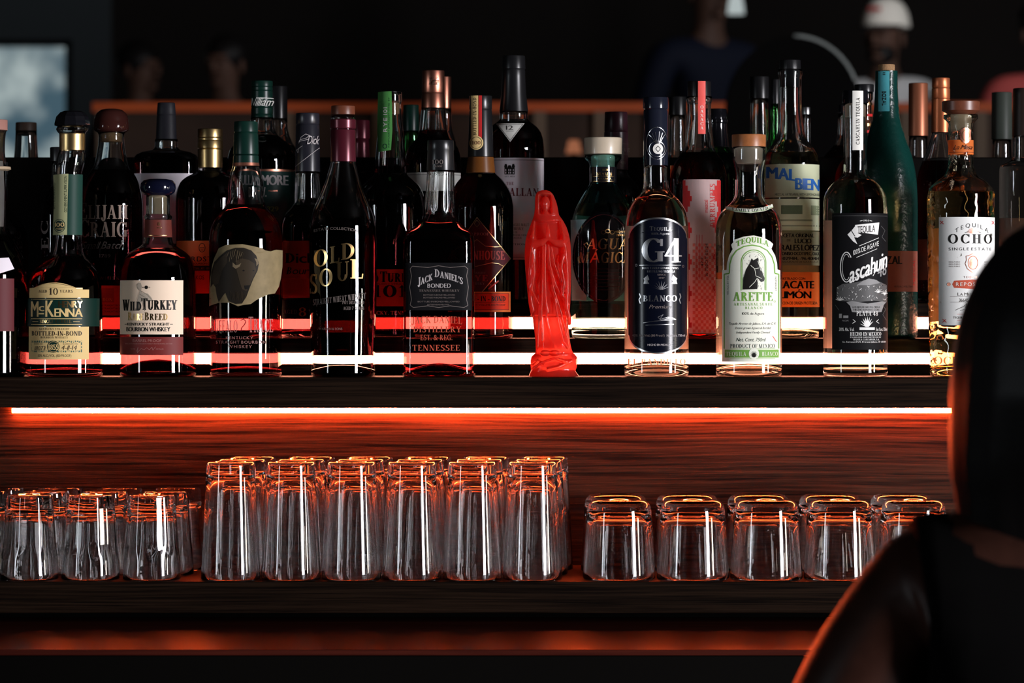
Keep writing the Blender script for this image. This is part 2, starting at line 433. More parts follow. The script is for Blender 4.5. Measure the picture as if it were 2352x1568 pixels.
class Print:
    """flat artwork in photo coordinates wrapped on a bottle's front (side=1) or back (-1)"""
    def __init__(p, b, side=1, off=.0003, L=5.0): p.b = b; p.L = L; p.t = []; p.mats = []; p.side = side; p.off = off
    def mi(p, m):
        if m not in p.mats: p.mats.append(m)
        return p.mats.index(m)
    def tri(p, T, m, layer):
        L = p.L
        k = p.mi(m); st = list(T)
        while st:
            t = st.pop()
            e = [math.dist(t[0], t[1]), math.dist(t[1], t[2]), math.dist(t[2], t[0])]
            i = e.index(max(e))
            if e[i] > L * 1.5:
                a, c, d = t[i], t[(i+1) % 3], t[(i+2) % 3]; mid = ((a[0]+c[0])/2, (a[1]+c[1])/2)
                st.append((a, mid, d)); st.append((mid, c, d))
            else: p.t.append((t, k, layer))
        return p
    def poly(p, pts, m, layer=None):
        if layer is None: layer = 0 if not p.t else .5
        idx = tessellate_polygon([[Vector((q[0], q[1], 0)) for q in pts]])
        return p.tri([tuple(pts[i] for i in t) for t in idx], m, layer)
    def rect(p, x0, x1, y0, y1, m, layer=None): return p.poly([(x0, y0), (x1, y0), (x1, y1), (x0, y1)], m, layer)
    def disc(p, x, y, rx, ry, m, layer=1, n=24): return p.poly([(x + rx * math.cos(2*PI*i/n), y + ry * math.sin(2*PI*i/n)) for i in range(n)], m, layer)
    def line(p, pts, w, m, layer=1):
        for (x0, y0), (x1, y1) in zip(pts, pts[1:]):
            d = math.hypot(x1-x0, y1-y0) or 1; nx, ny = -(y1-y0)/d*w/2, (x1-x0)/d*w/2
            p.tri([((x0+nx, y0+ny), (x1+nx, y1+ny), (x1-nx, y1-ny)), ((x0+nx, y0+ny), (x1-nx, y1-ny), (x0-nx, y0-ny))], m, layer)
        return p
    def oval(p, x, y, rx, ry, w, m, layer=1, a0=0, a1=360, n=28):
        return p.line([(x + rx*math.cos(math.radians(a0+(a1-a0)*i/n)), y + ry*math.sin(math.radians(a0+(a1-a0)*i/n))) for i in range(n+1)], w, m, layer)
    def text(p, s, x0, x1, y0, y1, m, font='sans', layer=1, arc=0, slope=0, rot=0, sc_=1.0, shear=0, bold=0, gap=.1):
        T = layout(s, font, sc_, gap, shear); out = []
        for q in T:
            r = []
            for u, v in q:
                if rot == 0: X = x0 + (x1-x0)*u; Y = y1 - (y1-y0)*v - arc*(1-(2*u-1)**2) - slope*(u-.5)
                elif rot == 90: X = x1 - (x1-x0)*v; X = x0 + (x1-x0)*(1-v); Y = y1 - (y1-y0)*u      # reads upward
                else: X = x0 + (x1-x0)*v; Y = y0 + (y1-y0)*u                                         # reads downward
                r.append((X, Y))
            out.append(tuple(r))
        p.tri(out, m, layer)
        if bold: p.tri([tuple((a+bold, c) for a, c in q) for q in out], m, layer)
        return p
    def done(p, name='label', label=None):
        V = []; idx = {}; Fc = []; mi = []
        for t, k, ly in p.t:
            f = []
            for q in t:
                key = (round(q[0]*50), round(q[1]*50), ly)
                if key not in idx:
                    x, y, z = p.b.surf(q[0], q[1], p.off + ly * .00014); idx[key] = len(V); V.append((x, y * p.side, z))
                f.append(idx[key])
            if len(set(f)) < 3: continue
            a, b_, c = (Vector(V[i]) for i in f)
            nrm = (b_-a).cross(c-a)
            if nrm.y * p.side > 0: f = f[::-1]
            Fc.append(tuple(f)); mi.append(k)
        o = link(name, mesh(name, V, Fc, p.mats, mi), p.b.root)
        if label: o['label'] = label
        return o
#BODY
# ================================================================== FRONT ROW (lowest tier)
WG = 'bottles on the lowest tier'; W2 = 'bottles on the middle tier'; W3 = 'bottles on the top tier'; W4 = 'bottles standing in for mirror reflections behind the low panel'

# --- bottle cut by the left edge
b = Bottle('liqueur_bottle', 'frosted-neck bottle cut off by the photo\'s left edge, lowest tier', 'bottle', -22, R1,
           [(276, 38), (300, 38), (302, 36), (345, 33), (378, 36), (440, 38), (525, 36), (560, 58), (600, 78), (640, 84), (862, 84)], group=WG)
b.glass(M_glass, L_dark, 540); b.cap([(275, 39), (299, 39)], pbr('dusty rose cap', (.32, .16, .13), .4), 'cap')
b.lathe('pour_collar', [(383, 46), (389, 47), (392, 40)], pbr('tan collar', (.4, .3, .2), .5))
b.lathe('milky_insert', [(370, 29), (440, 32), (520, 30)], pbr('milky plastic', (.55, .52, .5), .5))
p = Print(b); p.poly([(-22, 596), (28, 592), (40, 618), (-22, 640)], M_grey); p.rect(-22, 40, 640, 760, M_maroonlab); p.done()

# --- ten year green and cream
b = Bottle('whiskey_bottle', 'whiskey bottle with green and cream aged 10 years label and faceted black stopper', 'bottle', 148, R1,
           [(290, 34), (297, 37), (304, 33), (308, 29), (346, 29), (352, 31), (375, 33), (400, 31), (541, 32), (565, 35), (583, 39), (600, 55), (621, 74), (648, 83), (676, 86), (862, 89)],
           tilt=[(340, 18), (400, 10), (540, 8), (600, 4), (650, 0)], group=WG)
b.glass(M_glass, L_whisky, 589, punt=13)
o = b.lathe('stopper', [(255, 20), (258, 28), (268, 37), (283, 41), (288, 41), (290, 35)], M_blackgloss, N=10, sharp=20)
b.band('neck_seal', 307, 345, M_goldcap); b.band('neck_label', 401, 540, pbr('deep green paper', (.012, .045, .034), .5), 1.0)['label'] = 'deep green neck wrap'
p = Print(b, off=.0011); p.poly([(125, 402), (161, 400), (159, 470), (158, 540), (124, 540), (127, 470)], pbr('aged green paper', (.36, .37, .20), .55))
p.text('GOVERNMENT SUPERVISION', 152, 158, 405, 488, M_inkgreen, rot=90); p.text('BOTTLED IN BOND', 127, 131, 420, 480, M_inkgreen, rot=90)
p.oval(141, 519, 13, 15, 1.2, M_inkgreen); p.disc(141, 519, 11, 12, M_inkgreen); p.text('100', 131, 152, 512, 521, M_cream, layer=2, bold=.6); p.text('PROOF', 134, 149, 524, 528, M_cream, layer=2)
p.done('tax_strip', 'pale green paper strip with 100 proof seal')
p = Print(b)
p.poly([(74, 684), (74, 662), (84, 661), (92, 658), (106, 653), (122, 650), (138, 649), (156, 651), (172, 656), (184, 661), (198, 661), (198, 665), (211, 665), (211, 684)], M_cream)
p.line([(85, 661), (106, 654), (138, 650.5), (172, 657), (184, 662), (197, 662)], 1, M_gold)
p.text('AGED', 98, 119, 666, 672, M_inkbrown, 'serif'); p.text('10', 124, 144, 662, 677, M_inkbrown, 'serif'); p.text('YEARS', 148, 177, 666, 672, M_inkbrown, 'serif')
p.rect(62, 231, 685, 749, M_inkgreen)
for y in (687, 731.5, 744.5): p.line([(80, y), (197, y)], 1.3, M_cream)
p.text('M', 79, 97, 692, 727, M_cream, bold=1.5); p.text('c', 99, 111, 697, 714, M_cream, bold=1.5); p.line([(99, 720), (112, 720)], 3, M_cream); p.text('K', 115, 134, 690, 727, M_cream, bold=1.5)
p.text('HENRY', 145, 197, 691, 706, M_gold, bold=1); p.text('ENNA', 136, 197, 708, 727, M_cream, bold=1.5)
p.text('SINGLE BARREL', 102, 174, 734, 741, M_gold, 'serif'); p.line([(83, 738), (98, 738)], 1.2, M_cream); p.line([(178, 738), (192, 738)], 1.2, M_cream)
p.rect(73, 211, 749.5, 824, M_cream)
p.text('KENTUCKY STRAIGHT', 101, 170, 752.5, 757, M_inkbrown, 'serif'); p.text('BOTTLED-IN-BOND', 81, 196, 759.5, 770, M_inkbrown, 'serif', bold=.5); p.text('BOURBON WHISKEY', 104, 167, 771.5, 776, M_inkbrown, 'serif')
p.rect(80, 197, 781, 808, pbr('sage green ink', (.05, .11, .08), .5)); p.rect(83, 193, 786, 804, M_cream, 2)
p.disc(134, 795, 14, 13.5, M_inkgreen, 3); p.oval(134, 795, 12, 11.5, .8, M_cream, 4); p.text('1855', 122.5, 145.5, 790, 802, M_cream, 'serif', 5, bold=.8)
p.text('18073', 89, 116, 794, 803, M_inkbrown, shear=.2, layer=3); p.text('4-11-14', 152, 186, 792, 802, M_inkbrown, shear=.2, layer=3)
p.text('BARREL NO.', 88, 110, 787.5, 790, M_inkbrown, layer=3); p.text('BARRELED ON', 156, 188, 787.5, 790, M_inkbrown, layer=3)
p.text('50% ALC./VOL. (100 PROOF)', 97, 174, 812.5, 818, M_inkbrown); p.done('label', 'cream and dark green front label')

# --- ivory label, navy knob
b = Bottle('whiskey_bottle', 'whiskey bottle with ivory bird label over a maroon band and rounded navy stopper', 'bottle', 363, R1,
           [(449, 27), (493, 28), (496, 32), (501, 32), (504, 30), (545, 32), (560, 36), (570, 50), (578, 63), (595, 78), (628, 85), (676, 88), (850, 88), (862, 88)], group=WG)
b.glass(M_glass, L_whisky, 571, punt=34)
b.lathe('stopper', [(411, 20), (414, 33), (421, 39.5), (432, 41), (441, 38), (447, 31), (449, 26)], M_navy, sharp=50); b.lathe('cork', [(449, 21), (492, 21)], pbr('pale cork', (.5, .4, .26), .7))
b.band('neck_label', 505, 545, pbr('maroon neck paper', (.13, .03, .022), .5))
p = Print(b, off=.0007); p.text('8', 365, 371, 511, 519, M_gold, 'serif'); p.text('PROOF', 364, 374, 522, 525, M_gold); p.line([(345, 541), (385, 541)], 1, M_gold); p.done('neck_print')
p = Print(b); p.rect(279, 426, 644, 767, M_cream2)
p.text('WILD', 287, 332, 688, 713, M_ink, 'serif', 2, sc_=.82, bold=1.6); p.text('TURKEY', 334, 412, 685, 711, M_ink, 'serif', 2, sc_=.84, bold=1.6)
p.text('RARE', 301, 338, 717, 735, M_gold, 'serif', sc_=.85, bold=.8); p.text('BREED', 341, 392, 717, 735, M_gold, 'serif', sc_=.85, bold=.8)
p.text('KENTUCKY STRAIGHT', 299, 396, 740.5, 747, M_ink, bold=.6); p.line([(293, 744), (298, 744)], 1.2, M_ink); p.line([(398, 744), (404, 744)], 1.2, M_ink); p.text('BOURBON WHISKEY', 297, 398, 750.5, 760, M_ink, bold=.9)
tk = pbr('pencil grey ink', (.30, .25, .20), .6)
p.poly([(321, 712), (324, 690), (330, 668), (324, 662), (323, 653), (327, 649), (332, 650), (335, 658), (333, 668), (337, 673), (348, 674), (356, 682), (360, 690), (350, 693), (342, 690), (345, 712), (341, 712), (337, 694), (330, 694), (326, 712)], pbr('pale pencil ink', (.46, .39, .31), .6))
for q in ([(326, 651), (323, 657), (330, 668), (324, 690)], [(333, 668), (347, 676), (358, 688)], [(331, 676), (345, 684)], [(330, 682), (343, 689)], [(337, 694), (342, 714)]): p.line(q, .8, tk, 2)
p.disc(345, 660, 4, 4, M_ink); p.text('18', 336, 340, 659, 661.5, M_ink); p.text('55', 350, 354, 659, 661.5, M_ink)
p.rect(279, 426, 773, 814, pbr('wine red label', (.16, .020, .018), .5))
p.text('BARREL PROOF', 313, 379, 778.5, 784, M_rose); p.text('SMALL BATCH BLEND OF BOURBON WHISKEY CRAFTED IN SMALL BATCHES', 294, 403, 787, 789.5, M_rose)
p.line([(322, 806), (326, 796), (324, 809), (333, 799), (340, 802), (346, 797), (352, 802), (358, 796), (360, 803), (366, 795)], .8, M_rose); p.text('MASTER', 308, 319, 799, 801.5, M_rose); p.text('DISTILLER', 367, 384, 799, 801.5, M_rose)
p.done('label', 'ivory front label with maroon lower band')

# --- torn kraft paper with buffalo
b = Bottle('whiskey_bottle', 'whiskey bottle with torn kraft paper showing a dark buffalo and a dark green cap', 'bottle', 565, R1,
           [(350, 27), (376, 29), (395, 35), (418, 39.5), (440, 41), (452, 40), (460, 42), (472, 46), (484, 56), (494, 65), (513, 77), (533, 83), (560, 85.5), (640, 84), (820, 82), (862, 83)], group=WG)
b.glass(M_glass, L_whisky, 470, punt=16)
b.cap([(279, 27), (303, 28), (305, 26.5), (309, 28), (350, 29), (354, 29), (356, 27), (358, 29), (374, 29.5)], M_greencap)
b.lathe('neck_ring', [(374, 30), (381, 31)], pbr('rose copper ring', (.36, .14, .09), .35, metal=.8))
p = Print(b)
p.poly([(508, 571), (524, 564), (541, 563), (563, 562), (585, 566), (606, 571), (614, 576), (625, 578), (637, 574), (649.5, 575), (649, 612), (646, 640), (642, 659), (634, 674), (620, 676), (606, 683), (594, 689), (582, 698), (566, 700), (553, 703), (534, 695), (508, 695), (494, 699), (481.5, 703), (482, 670), (486, 640), (491, 610), (496, 595)], M_kraft)
hide = pbr('dark brown hide ink', (.016, .012, .008), .55); hide2 = pbr('brown hide ink', (.038, .027, .016), .55); hide3 = pbr('tan horn ink', (.16, .12, .07), .55)
p.poly([(487, 660), (489, 625), (497, 602), (512, 588), (528, 576), (548, 570), (566, 570), (583, 576), (594, 588), (600, 605), (597, 622), (588, 640), (580, 660), (572, 682), (562, 697), (548, 698), (532, 692), (524, 672), (516, 682), (508, 694), (503, 680), (500, 660), (494, 652)], hide, 1)
p.poly([(548, 600), (562, 594), (578, 598), (590, 606), (594, 622), (586, 640), (579, 658), (572, 668), (562, 664), (556, 644), (550, 622)], hide2, 2)
p.poly([(490, 640), (498, 610), (514, 592), (530, 580), (528, 604), (516, 622), (508, 650), (498, 656)], hide2, 2)
p.poly([(541, 603), (541, 613), (548, 618), (557, 613), (561, 604), (556, 608), (549, 610), (545, 607)], hide3, 3); p.poly([(590, 594), (597, 596), (599, 606), (594, 612), (594, 603)], hide3, 3)
p.disc(566, 622, 2.4, 1.8, M_ink, 3); p.disc(588, 622, 2, 1.6, M_ink, 3); p.poly([(567, 656), (580, 655), (577, 664), (569, 665)], M_ink, 3)
for k in range(14): x = 532 + k * 2.6; p.line([(x, 574 + abs(k - 6)), (x - 4, 590 + (k % 3) * 6)], .9, hide2 if k % 2 else hide3, 3)
for k in range(12): x = 536 + k * 3; p.line([(x, 668 + (k % 4) * 3), (x + 1, 690 - (k % 3) * 3)], .9, hide2, 3)
p.done('label', 'torn kraft paper with a dark buffalo')
p = Print(b)
p.text('BUFFALO', 488, 552, 731, 762, M_rose, 'serif', sc_=.86); p.text('TRACE', 577, 630, 727, 762, M_rose, 'serif', sc_=.86)
p.line([(559, 735), (566, 732), (571, 738), (567, 746), (561, 752), (560, 760)], 2, M_maroonlab)
p.text('KENTUCKY', 525, 587, 771.5, 778, M_rose, gap=.3); p.text('STRAIGHT BOURBON', 501, 615, 781.5, 788, M_rose, gap=.3); p.text('WHISKEY', 530, 584, 791.5, 798, M_rose, gap=.3)
p.done('lettering', 'pale rose lettering printed on the glass')

# --- gold lettered, tapered
b = Bottle('whiskey_bottle', 'tapered whiskey bottle with large gold lettering on dark glass, maroon foil neck and wooden stopper', 'bottle', 788, R1,
           [(266, 27), (275, 28), (372, 28), (376, 29), (395, 34), (418, 41), (438, 49), (456, 57), (480, 68), (500, 73.5), (520, 76.5), (560, 78), (640, 78), (700, 77), (805, 74), (830, 73.5), (862, 74)], group=WG)
b.glass(M_glass, L_black, 519, thick=48, punt=26, wall=3)
b.cap([(243, 27.5), (263, 27.5)], M_woodcapd, 'stopper'); b.lathe('foil_wrap', [(274, 28.5), (276, 30), (294, 30), (297, 27.5), (300, 28.8), (371, 29.6)], M_maroon)
p = Print(b)
p.text('ESTATE COLLECTION', 724, 824, 528, 534, M_dim, arc=5)
p.text('O', 724, 756, 574, 612, M_gold, 'serif', slope=4, bold=.7); p.text('L', 762, 783, 566, 604, M_gold, 'serif', slope=4, bold=.7); p.text('D', 787, 816, 559, 596, M_gold, 'serif', slope=4, bold=.7)
dg = pbr('shaded gold', (.35, .22, .09), .35, metal=.9)  # shaded copy of the gold foil for the dim outer letters
p.text('S', 714, 732, 630, 674, dg, 'serif', bold=.5); p.text('O', 737, 767, 618, 657, M_gold, 'serif', slope=3, bold=.7); p.text('U', 776, 804, 602, 645, M_gold, 'serif', slope=3, bold=.6); p.text('L', 808, 836, 596, 640, dg, 'serif', bold=.5)
p.text('STRAIGHT WHEAT WHISKEY', 722, 842, 680, 693, M_dim, 'serif', slope=16); p.text('POT DISTILLED', 790, 838, 691, 698, M_dim, 'serif'); p.text('AGED 7 YEARS', 792, 838, 704, 711, M_dim, 'serif')
p.text('WARREN & SONS', 735, 790, 752, 757, M_dim); 
p.done('lettering', 'raised gold lettering on the glass')

# --- square black-plate bottle
b = Bottle('whiskey_bottle', 'square-shouldered whiskey bottle with fluted neck, black cap and thin-lined black label', 'bottle', 1009, R1,
           [(391, 32), (440, 34), (478, 36.5), (488, 35), (500, 39), (510, 45), (521, 58), (532, 72), (543, 79), (556, 81.5), (580, 82), (850, 83), (862, 84)], n=5.5, nneck=(500, 552), tilt=[(400, 3), (520, 0)], group=WG)
b.glass(M_glass, L_whisky2, 511, punt=24, flute=(392, 486, 16, .07))
b.cap([(322, 30), (344, 31), (346, 30), (391, 32)], M_blackcap)
p = Print(b, off=.0009); p.text('100', 994, 1018, 368, 378, M_dim, 'serif'); p.text('PROOF', 997, 1016, 381, 385, M_dim, 'serif'); p.done('cap_print')
p = Print(b); p.rect(934, 1084, 604, 712, M_blacklab)
P = [(950, 612), (985, 615), (1009, 611), (1035, 615), (1068, 612), (1075, 618), (1072, 634), (1076, 660), (1072, 688), (1075, 701), (1066, 706), (1035, 702), (1009, 706), (985, 702), (952, 706), (945, 700), (948, 688), (944, 660), (948, 634), (945, 618), (950, 612)]
p.line(P, 1.2, M_dim)
p.text('JACK', 962, 995, 632, 650, M_pale, 'serif', slope=14, sc_=.8, bold=.6); p.text('DANIEL\'S', 1000, 1063, 627, 645, M_pale, 'serif', slope=-17, sc_=.8, arc=3, bold=.6)
p.text('BONDED', 984, 1036, 651.5, 661, M_pale, gap=.2, bold=.5); p.text('TENNESSEE WHISKEY', 965, 1056, 665, 670, M_dim, 'serif')
for y, a, c in ((676, 975, 1046), (682, 975, 1046), (691, 962, 1056), (698, 984, 1033)): p.text('BOTTLED IN BOND MELLOWED', a, c, y, y + 3, M_dim)
p.done('label', 'black front label with grey lettering')
p = Print(b)
p.text('JACK DANIEL', 948, 1062, 728, 744, M_emboss, 'serif', arc=3); p.text('DISTILLERY', 952, 1060, 749, 762, M_emboss, 'serif'); p.text('EST. & REG.', 968, 1040, 768, 780, M_emboss, 'serif'); p.text('TENNESSEE', 950, 1057, 791, 804, M_emboss, 'serif')
p.done('raised_lettering', 'raised lettering low on the glass')

# --- navy oval label tequila
b = Bottle('tequila_bottle', 'clear tequila bottle with tall navy round-ended label and black capsule with a white disc', 'bottle', 1508, R1,
           [(380, 27.5), (418, 28), (432, 30), (440, 33), (447, 39), (461, 53), (474, 62), (485, 67.5), (514, 72.5), (545, 73.5), (862, 74)], tilt=[(400, -2), (470, 0)], group=WG)
b.glass(M_glass, L_clear, 446, punt=22, thick=16)
b.cap([(223, 29), (249, 29), (252, 26.5), (255, 28), (380, 28.5)], pbr('navy black capsule', (.010, .012, .022), .16, coat=.5), bev=2)
p = Print(b, off=.0008); p.disc(1510, 343, 11, 12, M_white, 2); p.line([(1510, 336), (1515, 343), (1510, 350), (1505, 343), (1510, 336)], 1.2, M_ink, 3); p.oval(1508, 343, 17, 18, 1, M_silver)
p.oval(1508, 330, 23, 37, 1, M_silver)
for dx in (-20, -13, -6, 3, 10, 16): p.line([(1510 + dx * .2, 331), (1510 + dx * .7, 316), (1510 + dx, 302 + abs(dx) * .4)], .9, M_silver)
p.done('capsule_print', 'white disc and agave line drawing on the capsule')
p = Print(b)
def ovalrect(x0, x1, ya, y0, y1, yb, k=0):
    P = []; xm = (x0 + x1) / 2; rx = (x1 - x0) / 2 - 2
    for i in range(21):
        a = PI - PI * i / 20; P.append((xm + rx * math.cos(a), y0 - (y0 - ya) * math.sin(a)))
    P += [(x1, y0 + 3), (x1, y1 - 3)]
    for i in range(21):
        a = PI * i / 20; P.append((xm + rx * math.cos(a), y1 + (yb - y1) * math.sin(a)))
    P += [(x0, y1 - 3), (x0, y0 + 3)]
    return P
OV = ovalrect(1441, 1577.5, 500.5, 544, 773, 811.5)
p.poly(OV, M_silver); p.poly(ovalrect(1443, 1576, 504.5, 546, 771, 808), M_navylab, 1)
p.text('TEQUILA', 1490, 1539, 521, 531, M_silver, 'serif', 2, sc_=.8); p.text('100% Agave', 1494, 1534, 535.5, 540, M_silver, layer=2)
p.text('G', 1472, 1520, 549, 602, M_silver, 'serif', 2, bold=3); p.text('4', 1523, 1561, 548, 603, M_silver, 'serif', 2, bold=2)
p.line([(1467, 609.5), (1561, 609.5)], 1.1, M_silver, 2); p.oval(1460, 609.5, 2, 2.6, .9, M_silver, 2); p.oval(1566, 612, 2, 2.6, .9, M_silver, 2)
p.text('FOUR FAMILY GENERATIONS', 1473, 1555, 614, 618.5, M_silver, 'serif', 2); p.text('DISTILLING TEQUILA', 1484, 1547, 621.5, 626, M_silver, 'serif', 2); p.text('SINCE', 1507, 1526, 629.5, 633, M_dim, 'serif', 2); p.text('1937', 1510, 1523, 637, 640.5, M_dim, 'serif', 2)
for sx, x0 in ((1, 1475), (-1, 1553)):
    p.poly([(x0 + sx*q[0], q[1]) for q in [(1, 652), (3, 644), (1, 640), (8, 634), (10, 631.5), (11.5, 635), (14, 642), (11, 645), (9, 644), (14, 652)]], M_silver, 2)
for a in (-72, -55, -36, -16, 4, 26, 48, 68):
    t = math.radians(a); p.tri([((1514, 666), (1515 + 20*math.sin(t) , 667 - 22*math.cos(t)), (1517, 666))], M_silver, 2)
p.text('BLANCO', 1475, 1551, 678.5, 692, M_silver, 'serif', 2, bold=.5)
for x in (1467, 1558): p.line([(x, 674), (x + 2.5, 682), (x - 1, 688), (x + 2, 697)], 2, M_silver, 2)
p.text('Premium', 1488, 1539, 700, 708, M_dim, layer=2, shear=.35)
p.line([(1475, 741), (1500, 737), (1549, 733), (1540, 729), (1515, 735), (1508, 728), (1520, 722), (1512, 733), (1530, 728), (1545, 731)], 1.1, M_silver, 2); p.line([(1480, 746), (1544, 744)], 1.2, M_silver, 2)
p.text('40% Alc./Vol. (80 Proof)', 1451, 1523, 767, 772, M_dim, layer=2); p.text('Net Cont. 750 ml', 1528, 1570, 767, 772, M_pale, layer=2); p.text('HECHO EN MEXICO', 1485, 1537, 788.5, 793, M_pale, layer=2)
p.done('label', 'navy front label with silver lettering')
p = Print(b, -1); p.rect(1437, 1579, 520, 802, M_backlab); p.done('back_label', 'white back label')
p = Print(b); p.text('EL PANDILLO', 1441, 1572, 823, 836, M_embossc, 'serif'); p.done('raised_lettering', 'raised lettering near the foot of the glass')

# --- green and white horse label
b = Bottle('tequila_bottle', 'clear tequila bottle with green and white arched horse label and wooden disc stopper', 'bottle', 1720, R1,
           [(338, 38), (366, 38), (372, 36.5), (385, 33.5), (405, 31), (446, 32), (458, 36), (466, 42), (475, 52), (490, 65.5), (510, 73.5), (530, 76.5), (560, 77), (862, 76)], group=WG)
b.glass(M_glass, L_clear, 472, punt=20, thick=12)
b.cap([(309, 39), (337, 39)], M_woodcap, 'stopper'); b.lathe('stopper_plug', [(339, 32), (368, 31), (376, 27)], M_beige)
p = Print(b, -1); p.rect(1646, 1794, 640, 815, M_backlab); p.done('back_label', 'white back label')
p = Print(b, off=.0006)
p.poly([(1668, 474), (1690, 479), (1720, 481), (1750, 477), (1772, 468), (1775, 476), (1752, 486), (1720, 491), (1688, 488), (1666, 481)], M_offw)
p.line([(1667, 480), (1688, 486), (1720, 489), (1752, 484), (1774, 475)], 1, M_lgreen); p.text('FAMILY OWNED', 1680, 1760, 476, 483, M_inkgreen, 'serif', arc=-5, slope=3); p.done('neck_label', 'white collar label')
p = Print(b)
LAB = [(1656.7, 829.5), (1656.7, 621), (1666, 620), (1667, 605), (1671, 588), (1679, 573), (1677.5, 569), (1676, 563), (1685, 551), (1704, 544.5), (1726, 542), (1749, 547), (1764, 555), (1771.5, 561.5), (1767, 572), (1776, 587), (1781, 605), (1782, 619), (1789, 621), (1789, 829.5)]
p.poly(LAB, M_offw)
def arch(x0, x1, yt, yb, w, m, ly=1):
    xm = (x0+x1)/2; r = (x1-x0)/2
    p.line([(x0, yb), (x0, yt + r)] + [(xm - r*math.cos(PI*i/16), yt + r - r*math.sin(PI*i/16)) for i in range(17)] + [(x1, yt + r), (x1, yb)], w, m, ly)
p.line([(1661, 800), (1661, 630), (1672, 628), (1673, 607), (1678, 590), (1688, 576), (1704, 567), (1722, 564), (1740, 567), (1757, 576), (1768, 590), (1774, 607), (1775, 628), (1785, 630), (1785, 800)], 2.6, M_lgreen)
p.text('TEQUILA', 1687, 1760, 556, 568, M_lgreen, 'serif', arc=10, bold=.8)
arch(1698, 1754, 575, 667, 2, M_lgreen); arch(1701, 1751, 579, 666, 1, M_lgreen)
g1 = pbr('engraving grey ink', (.35, .35, .33), .6)
rn = random.Random(3)
for k in range(120):
    x = 1703 + rn.random()*46; y = 584 + rn.random()*80
    if (x-1726)**2/24**2 + max(0, 605-y)**2/24**2 < 1: p.line([(x, y), (x + rn.uniform(-3, 3), y + rn.uniform(-3, 3))], .9, g1, 2)
p.poly([(1702, 665), (1703, 640), (1709, 620), (1717, 606), (1722, 594), (1725, 599), (1734, 594), (1736, 592), (1737, 602), (1740, 612), (1746, 628), (1751, 640), (1749, 646), (1743, 648), (1738, 642), (1733, 638), (1735, 650), (1734, 664)], M_ink, 3)
for q in ([(1719, 610), (1728, 618), (1737, 616)], [(1728, 618), (1731, 634), (1744, 640)], [(1735, 600), (1742, 622)], [(1716, 660), (1728, 648), (1733, 640)]): p.line(q, 1.1, M_offw, 4)
p.text('ARETTE', 1680, 1769, 671, 691, M_lgreen, 'serif', bold=1.3); p.oval(1775, 692, 2, 2, .7, M_lgreen)
p.text('ARTESANAL SUAVE', 1682, 1769, 695.5, 701.5, M_lgreen, 'serif', gap=.25); p.text('BLANCO', 1707, 1746, 704, 709.6, M_lgreen, 'serif', gap=.25)
p.text('100% de Agave', 1700, 1750, 717, 722.5, M_ink); p.text('Tequila Arette de Jalisco, S.A. de C.V.', 1671, 1778, 740, 745, M_ink, shear=.4); p.text('Estate grown Agaves & Bottled', 1685, 1766, 750, 755, M_ink, shear=.4); p.text('Independent Family Owned', 1687, 1764, 760, 765, M_ink, shear=.4)
p.text('Net. Cont. 750ml', 1687, 1754, 775, 783, M_inkgreen, shear=.3); p.text('PRODUCT OF MEXICO', 1674, 1775, 789, 798, M_inkgreen, 'serif'); p.line([(1770, 771), (1779, 784)], 1.6, M_redstrip)
p.text('40% ALC. BY VOL.', 1667, 1670.5, 632, 677, M_inkgreen, rot=90); p.text('NOM 1109 CRT', 1776, 1779, 636, 668, M_ink, rot=-90)
p.rect(1662, 1785, 802, 820, M_lgreen); p.disc(1726.5, 811, 11.5, 13, M_offw, 2)
p.text('TEQUILA', 1665, 1709, 807, 816, M_offw, 'serif', 2); p.text('BLANCO', 1745, 1782, 807, 816, M_offw, 'serif', 2); p.line([(1673, 800), (1776, 800)], .8, M_lgreen); p.line([(1673, 822.5), (1776, 822.5)], .8, M_lgreen)
for a in range(-80, 81, 20):
    t = math.radians(a); p.tri([((1724.5, 819), (1726.5 + 9*math.sin(t), 816 - 12*math.cos(t)), (1728.5, 819))], M_ink, 3)
p.done('label', 'white arched label with a black horse and green lettering')

# --- black label with engraved field
b = Bottle('tequila_bottle', 'clear tequila bottle with black engraved label and white paper strip over its black cap', 'bottle', 1964.5, R1,
           [(238, 28), (262, 28), (266, 27.5), (330, 27), (394, 27), (402, 30), (408, 36), (418, 49), (432, 62), (445, 69), (457, 72.5), (490, 74), (862, 74)], group=WG)
b.glass(M_glass, L_clear, 413, punt=8, thick=14)
b.cap([(208, 29), (237, 30), (238, 28)], M_blackgloss); b.lathe('cork', [(238, 24.3), (268, 23)], M_beige)
p = Print(b, -1); p.rect(1893, 2036, 505, 800, M_backlab); p.done('back_label', 'white back label')
p = Print(b, off=.0012); p.rect(1956, 1979, 210, 346, M_white); p.text('CASCAHUIN TEQUILA', 1963.5, 1970.5, 226, 333, M_ink, 'serif', rot=90, bold=.5); p.done('paper_strip', 'white paper strip over the cap')
p = Print(b); p.rect(1907.5, 2037, 491, 802, M_blacklab); gr = pbr('engraved grey', (.23, .23, .23), .5); gr2 = pbr('soft grey', (.085, .085, .085), .5); lg = pbr('engraved white', (.72, .72, .70), .45)
p.line([(1911, 497), (2034, 497)], .8, gr2); p.text('1904', 1976, 1988, 506, 510, lg, 'serif'); p.line([(1968, 509), (1974, 508)], 1, lg); p.line([(1990, 508), (1996, 509)], 1, lg)
p.poly([(1957, 518), (2013.5, 512), (2012, 526), (2010, 540), (1975, 536), (1957, 536)], lg); p.poly([(1940, 540), (1949, 531), (1957, 521), (1957, 534), (1972, 541), (1963, 547), (1955, 546), (1962, 562), (1952, 555)], lg); p.line([(1949, 531), (1957, 544)], 1.3, M_blacklab, 2)
p.text('TEQUILA', 1963, 2003, 520, 535, M_ink, 'sans', 2, slope=3)
